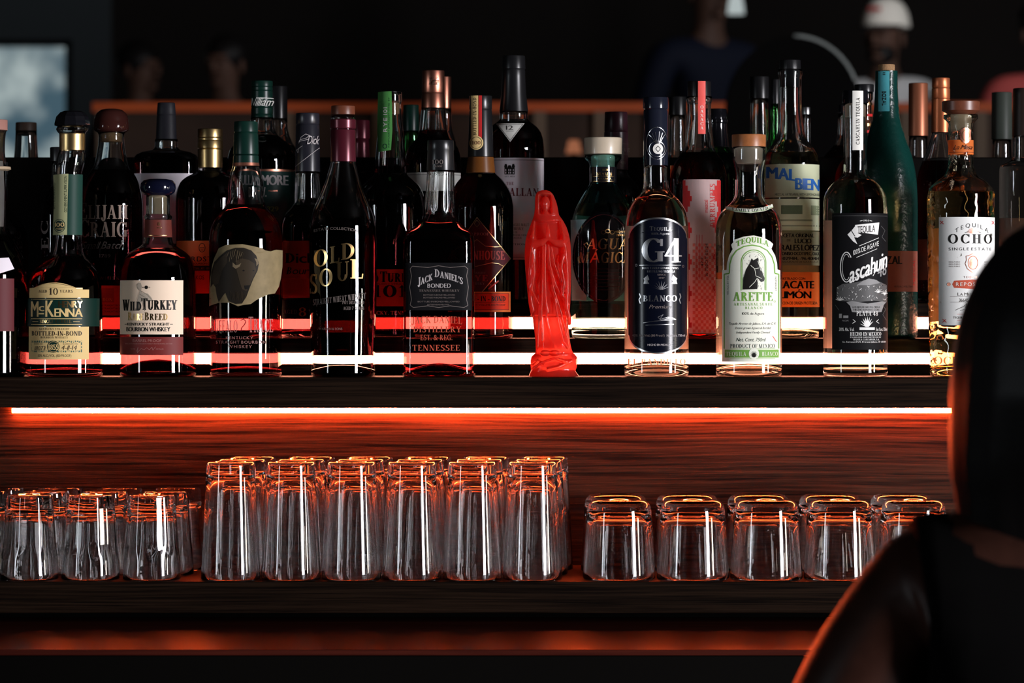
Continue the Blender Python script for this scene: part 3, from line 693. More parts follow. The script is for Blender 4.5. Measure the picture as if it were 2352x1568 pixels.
p.text('100% DE AGAVE', 1953, 2012, 565, 576, lg, slope=22); p.line([(1966, 566), (2012, 547)], 1.2, lg); p.line([(1960, 592), (2008, 572)], 1, lg)
p.oval(1938, 614, 13, 34, 2.2, lg, a0=40, a1=320); p.oval(1938, 614, 9, 29, 1, lg, a0=50, a1=310)
p.text('ascahuin', 1944, 2033, 594, 632, lg, slope=38, bold=1.6, shear=.15); p.text('48', 2009, 2031, 608, 634, gr, slope=8, bold=.8)
p.line([(1950, 640), (1975, 632), (2000, 616), (2005, 622), (1998, 634)], 1.4, lg)
p.poly([(1917, 660), (1930, 652), (1952, 650), (1975, 645), (2000, 641), (2033, 655), (2033, 694), (2000, 690), (1960, 694), (1917, 690)], gr2); p.poly([(1975, 645), (1988, 640), (2006, 643), (2015, 650), (1990, 655), (1960, 655)], gr, 2)
rn = random.Random(5)
for k in range(70): x = 1919 + rn.random()*112; y = 656 + rn.random()*34; p.line([(x, y), (x + rn.uniform(-4, 4), y - rn.uniform(1, 4))], 1, gr if k % 2 else lg, 3)
for x, y in ((1924, 690), (2010, 672), (2026, 676)):
    for a in range(-70, 71, 28): t = math.radians(a); p.line([(x, y), (x + 9*math.sin(t), y - 9*math.cos(t))], 1.3, lg, 4)
p.poly([(1938, 694), (1950, 691), (1985, 697), (2020, 692), (2030, 694), (2024, 700), (2018, 716), (1985, 719), (1950, 716), (1946, 702)], gr, 4); p.text('LOS HIJOS DE NUESTRA TIERRA', 1952, 2014, 703, 707, M_ink, layer=5); p.text('HECHO A MANO CON', 1954, 2012, 709, 713, M_ink, layer=5)
p.text('PLATA 48', 1960, 2009, 714.5, 724.5, lg, 'serif', 5)
for a in range(-75, 76, 19): t = math.radians(a); p.tri([((1981, 750), (1984.5 + 17*math.sin(t), 749 - 23*math.cos(t)), (1988, 750))], lg, 2)
p.rect(1967, 2002, 751, 757, lg, 2); p.text('38% Alc. Vol.', 1922, 1955, 752, 759, lg, 'serif'); p.text('Net Cont. 750ml', 2005, 2034, 752, 759, lg, 'serif')
p.line([(1952, 733), (1958, 738), (1951, 742)], 1, lg); p.line([(2012, 733), (2006, 738), (2013, 742)], 1, lg); p.rect(1922, 1928, 720, 730, gr); p.rect(1931, 1942, 724, 730, gr); p.text('N.O.M.', 1929, 1943, 734, 737.5, gr)
p.text('HECHO EN MEXICO', 1946, 2018, 762, 770, lg, 'serif'); p.text('PRODUCED AND BOTTLED BY', 1946, 2018, 772, 775, lg, 'serif'); p.text('TEQUILA CASCAHUIN, S.A.', 1952, 2014, 777, 780.5, lg, 'serif'); p.text('Av. Ferrocarril S/N, El Arenal, Jalisco, CP 45350', 1929, 2030, 782.5, 786, lg, 'serif')
for q in ([(2018, 520), (2028, 530), (2020, 545), (2030, 555)], [(2020, 700), (2030, 710), (2022, 722), (2032, 735)], [(1914, 700), (1922, 712)]): p.line(q, 1, gr2)
p.done('label', 'black label engraved with an agave field')

# --- dimpled bottle, white label
b = Bottle('tequila_bottle', 'dimpled glass tequila bottle with white label, orange neck band and wide walnut stopper', 'bottle', 2207, R1,
           [(264, 39), (271, 39.5), (278, 33), (284, 28), (355, 28), (372, 29), (386, 31), (398, 35), (406, 41), (416, 56), (425, 66), (434, 72.5), (445, 76), (470, 77), (700, 74), (862, 71)], group=WG)
b.glass(M_ocho, L_repo, 440, punt=18, thick=16, dim=2.2, step=4)
b.lathe('stopper', [(232, 41), (234, 43.5), (254, 43.5), (256, 41), (262, 30), (264, 26)], M_woodcapd); b.lathe('stopper_plug', [(266, 24.4), (300, 23.4)], M_beige)
b.band('neck_label', 322, 355, M_orangelab, 1.0)
p = Print(b, -1); p.rect(2136, 2278, 520, 740, M_backlab); p.done('back_label', 'white back label')
p = Print(b, off=.0010); p.text('La Mesa', 2188, 2230, 334, 344, M_ink, shear=.5); p.line([(2181, 351), (2233, 351)], .8, M_maroonlab)
p.poly([(2202, 300), (2208, 296), (2214, 294), (2220, 296), (2226, 300), (2225, 312), (2226, 320), (2220, 328), (2214, 331), (2208, 328), (2202, 320), (2203, 312)], M_copper, 2); p.oval(2214, 312, 8, 12, 1.4, M_gold, 3); p.done('crest_seal', 'copper shield seal on the neck')
p = Print(b, off=.0006); p.rect(2151, 2281, 500, 746.5, pbr('cool white paper', (.76, .77, .75), .55))
p.text('TEQUILA', 2185, 2262, 528, 537, M_ink, arc=14, gap=.55); p.text('OCHO', 2170, 2271, 539, 560, M_ink, 'serif', gap=.28, bold=1); p.text('SINGLE ESTATE', 2171.5, 2270, 569.5, 576, M_ink, gap=.4)
for a in range(-84, 85, 14): t = math.radians(a); p.line([(2225, 537), (2225 + 14*math.sin(t), 537 - 12*math.cos(t))], 1.1, M_copper)
p.line([(2206, 536), (2215, 533)], 1, M_ink); p.line([(2235, 533), (2244, 536)], 1, M_ink)
SH = [(2225, 583), (2235, 588), (2241, 589), (2240, 598), (2243, 606), (2238, 618), (2225, 627), (2212, 618), (2207, 606), (2210, 598), (2209, 589), (2215, 588), (2225, 583)]
p.line(SH, 1.6, M_copper); p.disc(2225, 606, 8, 12, M_copper); p.oval(2225, 604, 11, 15, 1, M_orangelab, 2)
p.text('TEQUILA', 2203, 2244, 634.5, 639, M_copper, gap=.4)
p.poly([(2183, 645), (2225, 642), (2268, 645), (2272, 653), (2268, 661), (2225, 664), (2183, 661), (2179, 653)], pbr('brick red ink', (.50, .09, .05), .5)); p.text('REPOSADO', 2187, 2264, 649, 657, M_white, layer=2, gap=.3)
for x in (2172, 2279): p.disc(x, 653, 4, 4, M_copper); 
p.text('LA MESA', 2190.6, 2229, 672, 679, M_inkbrown, sc_=.8); p.line([(2175, 680.5), (2250, 680.5)], .6, M_dim); p.text('36645 D', 2194, 2223, 685.5, 693, M_inkbrown); p.line([(2175, 693.5), (2250, 693.5)], .6, M_dim)
p.line([(2186, 712), (2205, 703), (2212, 696), (2208, 706), (2216, 701), (2222, 706), (2228, 701), (2234, 706)], 1, M_inkbrown); p.line([(2196, 713), (2240, 700)], .8, M_inkbrown)
p.line([(2190, 721), (2260, 721)], .7, M_redprint); p.text('TEQUILERA LOS ALAMBIQUES', 2181, 2268, 726.5, 731, M_inkbrown); p.line([(2190, 735), (2260, 735)], .7, M_redprint)
for x, y in ((2157, 512), (2275, 512), (2163, 736)): p.line([(x-4, y-4), (x+4, y+4)], 1.4, M_redprint); p.line([(x-4, y+4), (x+3, y-3)], 1.4, M_redprint)
for x0 in (2172, 2252):
    for y in (601, 606, 611): p.text('100% PURO', x0, x0 + 24, y, y + 2.6, M_dim)
p.done('label', 'white label with copper crest and red banner')
p = Print(b, off=.0005); p.text('OCHO', 2142, 2215, 818, 836, M_embossc, 'serif'); p.done('raised_lettering', 'raised lettering at the foot of the glass')

# ================================================================== MIDDLE TIER
b = Bottle('whiskey_bottle', 'dark bottle mostly hidden behind the left-edge bottle', 'bottle', 3, R2, [(400, 14), (470, 14), (490, 28), (512, 46), (535, 58), (570, 62), (776, 62)], group=W2)
b.glass(M_glass, L_dark, 480, step=10); b.cap([(372, 15), (400, 15)], M_blackcap)
b = Bottle('whiskey_bottle', 'dark bottle mostly hidden behind the green and cream labelled bottle, upright lettering at its edge', 'bottle', 136, R2, [(370, 18), (420, 18), (445, 28), (470, 38), (500, 41.5), (776, 42)], group=W2)
b.glass(M_glass, L_dark, 430, step=10); b.cap([(338, 21), (370, 21)], M_blackcap)
p = Print(b); p.text('C', 97, 116, 508, 538, M_dim, 'serif', rot=90); p.text('E', 98, 117, 546, 573, M_dim, 'serif', rot=90); p.done('lettering')

b = Bottle('whiskey_bottle', 'dark whiskey bottle with large pale serif lettering and glossy brown dome stopper', 'bottle', 256, R2,
           [(304, 32), (310, 29), (330, 30), (350, 33), (370, 37), (384, 42), (396, 50), (418, 62), (447, 71), (480, 74), (776, 74)], group=W2)
b.glass(M_glass, L_dark, 391)
b.lathe('stopper', [(250, 12), (252, 24), (260, 34), (272, 39), (290, 41), (298, 41), (304, 33)], pbr('glossy brown dome', (.035, .010, .008), .08, coat=.7), sharp=60); b.lathe('cork', [(304, 25), (326, 25)], pbr('aged cork', (.28, .17, .08), .8, var=.5))
p = Print(b); pl = pbr('bone ink', (.34, .25, .20), .5)
p.text('ELIJAH', 187, 299, 467, 504, pl, 'serif', sc_=.84, bold=.8); p.text('CRAIG', 188, 298, 506, 545, pl, 'serif', sc_=.86, bold=.8); p.text('Small Batch', 193, 292, 556, 572, M_dim, shear=.45)
p.text('1789', 236, 262, 585, 592, M_dim, 'serif'); p.done('lettering', 'bone-coloured lettering printed on the glass')
p = Print(b); p.rect(206, 306, 656, 724, M_redlit); p.rect(212, 270, 662, 694, M_red, 1); p.text('BOURBON', 214, 266, 684, 691, M_orangelab, 'serif', 2)
for y in (699, 706, 713): p.text('KENTUCKY STRAIGHT BOURBON', 210, 302, y, y + 4, M_maroonlab, layer=1)
p.text('WHISKEY', 236, 300, 636, 642, M_maroonlab, 'serif'); p.done('label', 'red lower label')

b = Bottle('whiskey_bottle', 'broad-shouldered red-lit whiskey bottle with brushed gold cap', 'bottle', 483, R2,
           [(384, 27), (392, 30), (398, 38), (406, 54), (418, 68), (435, 76), (460, 80), (776, 80)], group=W2)
b.glass(M_glass, L_whisky2, 396)
b.cap([(296, 29), (315, 29), (316.5, 28), (318, 29), (322, 29), (323, 28.2), (324.5, 29), (340, 29.5), (342, 27.6), (344, 29), (385, 28)], M_goldcap)
p = Print(b); p.rect(409, 556, 554, 611, M_orangelab); p.rect(409, 556, 612, 622, M_maroonlab); p.rect(409, 556, 622, 674, M_redlit)
p.text('BARDSTOWN', 420, 546, 590, 601, M_ink, gap=.25, bold=.5); p.text('BOURBON COMPANY', 450, 516, 604, 608, M_ink); p.oval(471, 570, 7, 10, 1.4, M_ink); p.line([(466, 570), (476, 570)], 1.3, M_ink); p.line([(468, 575), (474, 575)], 1.3, M_ink)
p.text('SINGLE BARREL', 425, 541, 615, 619, M_orangelab); p.text('KOS', 457, 476, 633, 642, M_maroonlab); p.done('label', 'orange over red label')

b = Bottle('whiskey_bottle', 'slim whiskey bottle with black signature capsule and red aged 8 label', 'bottle', 706.7, R2,
           [(394, 28), (415, 29.5), (440, 31), (468, 33), (478, 40), (488, 50), (500, 58), (520, 62.5), (776, 62.5)], group=W2)
b.glass(M_glass, L_whisky, 472, flute=(396, 466, 12, .04))
b.cap([(260, 27), (284, 27), (286, 25.8), (288, 27), (394, 29)], pbr('charcoal capsule', (.014, .014, .020), .3))
p = Print(b, off=.0009); p.line([(689, 330), (694, 316), (704, 309), (712, 312), (706, 318), (692, 322), (689, 326), (710, 321)], .9, M_pale); p.text('Dick', 707, 733, 313, 332, M_pale, shear=.5); p.line([(690, 340), (687, 352), (684, 345), (697, 336)], .9, M_pale); p.line([(681, 383), (703, 366), (733, 340)], .9, M_pale); p.done('signature', 'white handwritten signature on the capsule')
p = Print(b); p.rect(652, 762, 554, 684, M_red); p.text('Dickel', 658, 756, 582, 604, M_ink, 'serif', bold=1.5); p.text('Bourbon', 660, 754, 614, 630, M_ink, 'serif', shear=.2); p.rect(652, 762, 640, 680, M_redlit, 1); p.rect(646, 766, 687, 732, M_blacklab); p.text('AGED', 654, 686, 711, 720, M_rose, 'serif'); p.text('8', 690, 706, 706, 726, M_orangelab, 'serif', bold=1); p.text('YEARS', 712, 752, 711, 720, M_rose, 'serif'); p.done('label', 'red label over a black band')

b = Bottle('whiskey_bottle', 'dark rye bottle with a green paper strip running down its clear neck', 'bottle', 897, R2,
           [(212, 26), (232, 26.5), (236, 24.5), (262, 25), (300, 29), (340, 33), (380, 36), (400, 38), (412, 50), (428, 67), (450, 77), (480, 80), (776, 80)], group=W2)
b.glass(M_glass, L_dark, 383); b.lathe('cork', [(236, 20), (262, 20)], M_cork); b.cap([(210, 23), (214, 23)], M_blackcap, 'stopper')
p = Print(b, off=.0008); p.poly([(870, 212), (900, 211), (902, 300), (899, 346), (871, 350), (868, 300)], M_greenstrip); p.text('RYE 101', 882, 890, 248, 304, M_pale, rot=90, bold=.6, gap=.25); p.text('KENTUCKY STRAIGHT WHISKEY', 893, 896, 225, 340, M_inkgreen, rot=90); p.oval(886, 337, 4, 5, 1.4, M_inkgreen); p.done('paper_strip', 'green paper strip on the neck')
p = Print(b); p.rect(822, 972, 619, 703, M_redlit); p.text('WILD', 826, 871, 627, 649, M_ink, 'serif', sc_=.82, bold=1.5); p.text('TURKEY', 876, 966, 624, 648, M_ink, 'serif', sc_=.84, bold=1.5); p.text('101', 858, 936, 655, 682, M_ink, 'serif', bold=2); p.text('KENTUCKY STRAIGHT', 850, 945, 651, 654, M_ink); p.done('label', 'red label with black lettering')
p = Print(b); p.text('KENTUCKY. TENNESSEE', 826, 968, 714, 722, M_emboss, 'serif'); p.done('raised_lettering')

b = Bottle('whiskey_bottle', 'amber rye bottle with diamond-shaped maroon label and black capsule with cream strip', 'bottle', 1104, R2,
           [(358, 29), (380, 31.5), (396, 33), (402, 38), (410, 47), (425, 59), (440, 67), (455, 72), (480, 75.5), (776, 75)], group=W2)
b.glass(M_glass, L_dark, 400, flute=None)
b.cap([(220, 26), (250, 26), (252, 25), (256, 26), (360, 29.5)], M_blackcap); b.lathe('amber_collar', [(361, 29.6), (397, 33.6)], pbr('amber band', (.20, .07, .015), .3, transl=.4))
p = Print(b, off=.0009); p.rect(1083, 1099, 221, 318, M_cream); p.rect(1100, 1107, 221, 318, M_redprint); p.text('BOTTLED-IN-BOND', 1088, 1095, 226, 312, M_ink, 'serif', rot=90); p.disc(1095, 329, 15, 16, M_cream, 1); p.oval(1095, 329, 12, 13, 1, M_inkbrown, 2); p.text('100', 1086, 1104, 325, 333, M_maroonlab, 'serif', 2); p.done('tax_strip', 'cream paper strip with round 100 seal')
p = Print(b); D = [(1096.5, 501), (1172, 594), (1096.5, 684), (1031, 594)]
p.poly(D, pbr('dark maroon diamond', (.050, .008, .012), .5)); p.line(D + [D[0]], 1.4, M_goldcap); p.line([(1050, 566), (1080, 566), (1096, 551), (1115, 566), (1135, 568), (1152, 567)], 1, M_goldcap); p.line([(1050, 620), (1096, 612), (1130, 604), (1145, 606), (1156, 612)], 1, M_goldcap)
p.line([(1090, 515), (1096, 507), (1103, 515), (1096, 523), (1090, 515)], 1.4, M_goldcap); p.text('100 PROOF', 1072, 1123, 535.5, 542, M_rose, 'serif'); p.text('RITTENHOUSE', 1036, 1158, 577, 597, pbr('dusty red ink', (.33, .07, .06), .5), 'serif', bold=1); p.text('STRAIGHT', 1078, 1116, 625, 629, M_dim, 'serif'); p.text('RYE', 1074, 1120, 632, 646, pbr('deep red ink', (.22, .03, .03), .5), 'serif', bold=1); p.text('WHISKY', 1080, 1114, 649, 654, M_dim, 'serif')
p.line([(1122, 664), (1145, 645)], 3, pbr('red wheat ink', (.35, .05, .04), .5)); 
p.rect(1030, 1172, 670, 716, M_orangelab); p.rect(1034, 1168, 674, 711, M_redlit, 1); p.line([(1034, 674), (1168, 674), (1168, 711), (1034, 711), (1034, 674)], 1.2, M_maroonlab, 2); p.text('BOTTLED - IN - BOND', 1040, 1160, 680, 692, M_ink, 'serif', 2, bold=.6); p.line([(1040, 695), (1160, 695)], .8, M_ink, 2); p.text('40% ALCOHOL BY VOLUME 100 PROOF', 1042, 1160, 698, 702, M_ink, layer=2)
p.done('label', 'maroon diamond label above a red bottled-in-bond label')

b = Bottle('mezcal_bottle', 'squat aqua glass mezcal bottle with round black label and beige stopper', 'bottle', 1385, R2,
           [(357, 42), (364, 42.5), (372, 36), (380, 31.5), (418, 31), (428, 35), (440, 43), (460, 55), (480, 64.5), (510, 72.5), (540, 75), (620, 75.5), (700, 74), (776, 72)], group=W2)
b.glass(M_aqua, liquid('mezcal', (.93, .95, .92)), 468, punt=10, thick=18)
b.cap([(316, 44), (354, 43)], M_beige, 'stopper', bev=2.4); b.lathe('stopper_plug', [(358, 27.5), (384, 27)], M_beige)
b.band('neck_label', 384, 420, M_blackgloss)
p = Print(b, off=.0008); p.text('HECHO', 1382, 1398, 389, 393, M_gold, 'serif'); p.text('MIAMBI', 1370, 1404, 397, 404, M_gold, 'serif'); p.text('OAXACA', 1374, 1402, 409, 413, M_gold, 'serif'); p.line([(1362, 406), (1408, 406)], .7, M_gold); p.line([(1362, 417), (1408, 417)], .7, M_gold); p.done('neck_print')
p = Print(b, -1, off=.0004); p.rect(1318, 1452, 505, 690, M_cyan); p.done('back_label', 'pale cyan label on the back')
p = Print(b); p.poly([(1311, 505), (1346, 505), (1346, 690), (1313, 690)], M_cyan); p.poly([(1385 + 70*math.cos(2*PI*i/40), 592 + 104*math.sin(2*PI*i/40)) for i in range(40)], M_blackgloss)  # cyan strip added on the front glass, stands for the rear label
p.oval(1385, 592, 66, 98, .9, M_maroonlab); p.text('AGUA', 1346, 1440, 549, 573, M_gold, 'serif', shear=.12); p.text('MÁGICA', 1328, 1446, 580, 604, M_gold, 'serif', shear=.12); p.line([(1346, 570), (1341, 562), (1347, 558), (1350, 564)], 1.4, M_gold); p.line([(1330, 602), (1325, 594), (1331, 589), (1336, 594)], 1.4, M_gold)
for x in (1384, 1394, 1404): p.oval(x, 532 - abs(x - 1394) * -.3, 5, 4, 1.2, M_gold)
p.text('HECHO EN', 1411, 1438, 531, 535, M_gold); p.text('MEXICO', 1414, 1436, 539, 543, M_gold)
for k in range(7): p.line([(1348, 618 + k*8), (1424, 618 + k*8)], .7, M_maroonlab)
p.done('label', 'round glossy black label with gold lettering')

b = Bottle('mezcal_bottle', 'mezcal bottle with red stepped-pattern print and coral strip over its ribbed black cap', 'bottle', 1606, R2,
           [(222, 29), (230, 30), (238, 27.5), (262, 27), (300, 30.5), (335, 34.5), (348, 38), (358, 46), (370, 55), (390, 62.5), (420, 67.5), (776, 66)], group=W2)
b.glass(M_green if False else M_glass, L_red, 351); b.cap([(187, 27), (222, 27)], M_blackcap, ridges=(187, 216, 44, .06))
p = Print(b, off=.0012); p.rect(1602, 1618, 188, 309, M_redstrip); 
for i, c in enumerate('OAXACA'): p.text(c, 1607, 1613.5, 244 + i*9.6, 250.5 + i*9.6, M_white, 'serif')
p.done('paper_strip', 'coral paper strip over the cap')
p = Print(b, -1); p.poly([(1540, 380), (1568, 378), (1562, 430), (1556, 480), (1541, 480)], M_cream); p.done('back_label')
p = Print(b); p.rect(1568, 1650, 414, 765, M_pink)
for k in range(28):
    y = 416 + k * 12; dl = [0, 5, 10, 14, 10, 5][k % 6]; p.rect(1566, 1572 + dl, y, y + 12, M_redprint, 1); p.rect(1646 - [3, 8, 13, 8, 3, 0][k % 6], 1652, y, y + 12, M_redprint, 1)
for k in range(34):
    for j in range(9):
        if (k + j) % 2 == 0 and k * 7 + 560 < 760: p.rect(1588 + j*6, 1594 + j*6, 560 + k*7, 567 + k*7, M_check, 1)
p.text('DERRUMBES', 1627, 1638.5, 424, 522, M_redprint, 'serif', rot=90, layer=2); p.text('mezcal', 1614, 1622, 461, 490, M_redprint, 'serif', rot=90, layer=2)
for x in (1597, 1603, 1609): p.line([(x, 540), (x, 640)], 1, M_redprint, 2)
p.text('16 750OT 03/24', 1616, 1622, 560, 634, M_ink, rot=90, layer=3); p.text('47.7', 1606, 1612, 592, 612, M_ink, rot=90, layer=3); p.done('printed_wrap', 'frosted white and red stepped print')

b = Bottle('mezcal_bottle', 'tall clear mezcal bottle with hand-lettered blue, cream and orange labels and ribbed black cap', 'bottle', 1818, R2,
           [(160, 28), (172, 28), (178, 26), (250, 26.5), (285, 29), (305, 31.5), (320, 36), (334, 46), (345, 54.5), (360, 61), (380, 63.5), (776, 63.5)], tilt=[(250, -3), (345, 0)], group=W2)
b.glass(M_glass, L_lime, 351, punt=16); b.cap([(138, 24), (159, 24.5)], M_blackcap, ridges=(138, 158, 40, .06)); b.lathe('stopper_plug', [(161, 23), (200, 22)], M_blackcap)
p = Print(b, -1); p.rect(1762, 1874, 456, 626, M_limeb); p.rect(1790, 1840, 472, 492, M_inkgreen, -1)
for y in (508, 520): p.rect(1770, 1866, y, y + 3, M_inkgreen, -1)
p.done('back_label', 'pale lime back label seen through the bottle')
p = Print(b); p.rect(1757, 1880.5, 379, 455, M_lime)
p.text('MAL', 1759, 1821, 388, 414, M_blue, slope=-8, bold=3.2); p.text('BIEN', 1821, 1878, 412, 438, M_blue, slope=-2, bold=3.2); p.text('MEZCAL ARTESANAL WITH LEMONGRASS', 1777, 1880, 445.5, 451, M_inkgreen); p.done('label', 'pale green upper label with blue brush lettering')
p = Print(b); p.rect(1757, 1880.5, 458, 530, M_limeb); p.rect(1790, 1838, 473, 493, pbr('smudged olive ink', (.12, .17, .10), .6)); p.rect(1858, 1881, 473, 495, pbr('faded olive ink', (.30, .36, .22), .6)); p.rect(1768, 1862, 505, 509, pbr('faded olive ink', (.30, .36, .22), .6)); p.rect(1768, 1880, 518, 521, pbr('faded olive ink', (.30, .36, .22), .6)); p.done('back_label_stand_in', 'stand-in for the pale lime back label, set on the front glass')  # copy of the back label moved to the front to catch light
p = Print(b); p.rect(1757, 1880.5, 532.5, 610, pbr('dim lime paper', (.38, .38, .24), .55, transl=.3)); p.rect(1757, 1880.5, 625, 705, M_orangelab)  # orange of the lowest label stands for strip light through the paper
p.text('RECETA ORIGINAL', 1784, 1865, 537.5, 546, M_ink, bold=.8); p.text('DE', 1803, 1811, 550, 555, M_ink); p.text('LUCIO', 1820, 1858, 549, 559.5, M_ink, bold=1.2); p.text('MORALES LÓPEZ', 1766, 1879, 563, 576, M_ink, bold=1.5); p.text('DIONISIO OCOTEPEC, OAX', 1785, 1879, 579.5, 586.5, M_ink, bold=.8); p.text('17.029414, -96.401414', 1783, 1878, 590.5, 597.5, M_ink, bold=.8)
p.text('MADURADO DE OAXACA A', 1790, 1876, 600, 603.5, M_inkbrown); p.text('DESTILADO CON', 1790, 1844, 637.5, 642.5, M_ink, bold=.4); p.text('ZACATE', 1778, 1864, 645.5, 662.5, M_ink, bold=2.2); p.text('LIMÓN', 1784, 1857, 669, 685, M_ink, bold=2.2); p.text('DENOMINACIÓN DE ORIGEN PROTEGIDA', 1762, 1874, 692.5, 699, M_ink, bold=.3); p.done('lower_label', 'cream hand-lettered lower labels, the lowest tinted like orange backlight')

b = Bottle('mezcal_bottle', 'opaque teal glazed bottle with cork, blue-green strip and salmon label', 'bottle', 2036, R2,
           [(163, 25.5), (200, 26), (240, 28), (270, 31), (290, 36), (314, 44), (335, 51), (355, 57.5), (390, 65.5), (430, 70), (480, 71.5), (776, 71)], group=W2)
b.solid(M_teal); b.cap([(148, 19), (163, 19)], M_cork, 'cork')
p = Print(b, off=.0005); p.rect(2016, 2040, 165, 257, M_tealp); p.text('BOZAL', 2024, 2032, 211, 244, M_ink, rot=-90, bold=.8); p.text('11', 2026, 2031, 168, 174, M_ink, rot=-90); p.done('paper_strip', 'blue-green paper strip on the neck')
p = Print(b, off=.0005); p.rect(1968, 2104, 577, 670, M_salmon); p.text('BOZAL', 2001, 2063, 589, 607, M_ink, bold=1.6); p.text('40.0% ALC./VOL. 750ml', 2046, 2090, 656, 660, M_ink); p.text('MEZCAL', 2091, 2097, 595, 655, M_redprint, rot=90); p.done('label', 'salmon label with black lettering')

b = Bottle('spirit_bottle', 'clear bottle with dark cap cut off by the photo\'s right edge', 'bottle', 2352, R2,
           [(312, 26), (362, 27), (370, 33), (375, 45), (380, 53), (388, 56.5), (400, 57), (776, 57)], group=W2)
b.glass(M_glass, L_clear, 384); b.cap([(203, 25), (222, 26), (224, 25.5), (312, 27)], pbr('brown black cap', (.018, .012, .010), .4))
p = Print(b, -1); p.rect(2306, 2400, 500, 640, M_grey); p.done('back_label')

# ================================================================== TOP TIER
b = Bottle('whiskey_bottle', 'wide-shouldered whiskey bottle with matte black cap and white label, behind the dome-stoppered bottle', 'bottle', 382, R3,
           [(320, 26), (340, 27), (345, 34), (349, 54), (356, 68), (366, 73), (380, 74), (696, 73)], n=4, nneck=(344, 362), ratio=.8, group=W3)
b.glass(M_glass, L_dark, 354); b.cap([(236, 20), (262, 22), (264, 21), (268, 22), (321, 24)], pbr('matte black cap', (.012, .012, .016), .5))
p = Print(b); p.rect(312, 452, 400, 560, M_grey); p.done('label', 'grey-white front label')

b = Bottle('whiskey_bottle', 'tall whiskey bottle with dark green signature cap and dark green label edged in copper', 'bottle', 602, R3,
           [(270, 26), (285, 28), (303, 31.5), (312, 38), (318, 45), (326, 56), (335, 67), (348, 75), (370, 79), (696, 79)], group=W3)
b.glass(M_green if False else M_glass, L_dark, 312)
b.cap([(186, 24.5), (198, 24.5), (199.5, 23.4), (201, 24.5), (207, 24.5), (208.5, 23.4), (210, 24.5), (246, 25), (247.5, 24), (249, 25), (262, 25.3), (263, 24.4), (265, 25.4), (271, 25.4)], M_greencap)
p = Print(b, off=.0008); p.line([(580, 243), (582, 226), (585, 243), (592, 225)], 1.1, M_white); p.text('illiam', 588, 628, 226, 244, M_white, shear=.5); p.line([(592, 226), (627, 227)], 1.4, M_white); p.done('signature', 'white signature on the cap')
p = Print(b); p.rect(524, 680, 392, 640, pbr('bottle green label', (.010, .042, .036), .4)); p.rect(524, 680, 391, 396, M_copper, 1); p.text('TULLAMORE', 538, 663, 405, 427, M_pale, 'sans', bold=2); p.text('D.E.W.', 580, 616, 432, 454, M_pale, bold=1.6); p.text('WILLIAMS', 621, 642, 439, 442, M_copper); p.text('1829', 614, 643, 476, 487, pbr('moss green ink', (.16, .22, .03), .5), bold=.8); p.done('label', 'dark green label with a copper edge')

b = Bottle('whiskey_bottle', 'whiskey bottle with copper capsule on a clear neck and white label band', 'bottle', 995, R3,
           [(247, 27), (280, 30), (305, 33), (318, 38), (328, 48), (340, 57), (355, 62), (380, 65), (696, 65)], group=W3)
b.glass(M_glass, L_whisky2, 300); b.cap([(162, 25.5), (212, 26), (214, 25), (216, 26), (248, 27.5)], M_copper)
p = Print(b, off=.0008); p.text('Yea', 986, 1008, 180, 196, M_inkbrown, shear=.5); p.line([(990, 200), (1006, 178)], .8, M_inkbrown); p.done('signature')
p = Print(b); p.rect(932, 1058, 398, 440, M_white); p.line([(932, 403), (1058, 403)], 1, M_ink); p.done('label', 'white label band')

b = Bottle('whisky_bottle', 'tall dark whisky bottle with long black capsule, white triangle 12 and grey-white label', 'bottle', 1180, R3,
           [(256, 32), (275, 33), (280, 38), (288, 49), (296, 57), (307, 63.5), (325, 68), (350, 70), (696, 70)], group=W3)
b.glass(M_glass, L_dark, 282); b.cap([(128, 26), (158, 27), (160, 25.5), (163, 26.2), (176, 26.5), (215, 28.5), (256, 33)], M_blackcap)
p = Print(b, off=.0008, L=2.6); T3 = [(1140, 285), (1204, 285), (1172, 329)]; p.poly(T3, M_white); p.line([(1144, 287.5), (1200, 287.5), (1172, 325.5), (1144, 287.5)], 1, M_ink); p.text('12', 1163, 1179, 291, 301, M_ink); p.text('YEARS OLD', 1163, 1180, 303, 305, M_ink); p.done('neck_label', 'white triangle with the number 12')
p = Print(b); p.rect(1111, 1248.5, 365, 597, M_grey); p.line([(1111, 370), (1248, 370)], 1, M_ink); p.line([(1111, 592), (1248, 592)], .8, M_ink)
for x0, x1, y0 in ((1159, 1165, 386), (1176, 1182, 386), (1165, 1176, 388)): p.rect(x0, x1, y0, 403, M_ink)
p.poly([(1158, 386), (1160, 379), (1164, 379), (1166, 386)], M_ink); p.poly([(1175, 386), (1177, 379), (1181, 379), (1183, 386)], M_ink); p.poly([(1165, 388), (1168, 382), (1173, 382), (1176, 388)], M_ink)
for x in (1161, 1168, 1172, 1178): p.rect(x, x + 2, 391, 395, M_grey, 2); p.rect(x, x + 2, 397, 401, M_grey, 2)
p.text('EST. 1824', 1160, 1182, 406, 409, M_ink); rb = pbr('oxblood ink', (.18, .02, .03), .5)
p.text('THE', 1163, 1180, 420, 427, rb, 'serif'); p.text('MACALLAN', 1124, 1236, 434, 452, rb, 'serif', bold=.6)
for s_, a, c, y, h in (('HIGHLAND SINGLE MALT', 1136, 1214, 514.5, 6), ('SCOTCH WHISKY', 1142, 1202, 523.5, 6), ('MATURED IN', 1152, 1188, 532.5, 4), ('SHERRY SEASONED OAK CASKS', 1136, 1212, 539, 4), ('NATURAL COLOUR', 1144, 1198, 545.5, 4), ('COLLECTION', 1140, 1206, 560, 4)): p.text(s_, a, c, y, y + h, M_ink, 'serif')
p.done('label', 'grey-white front label')

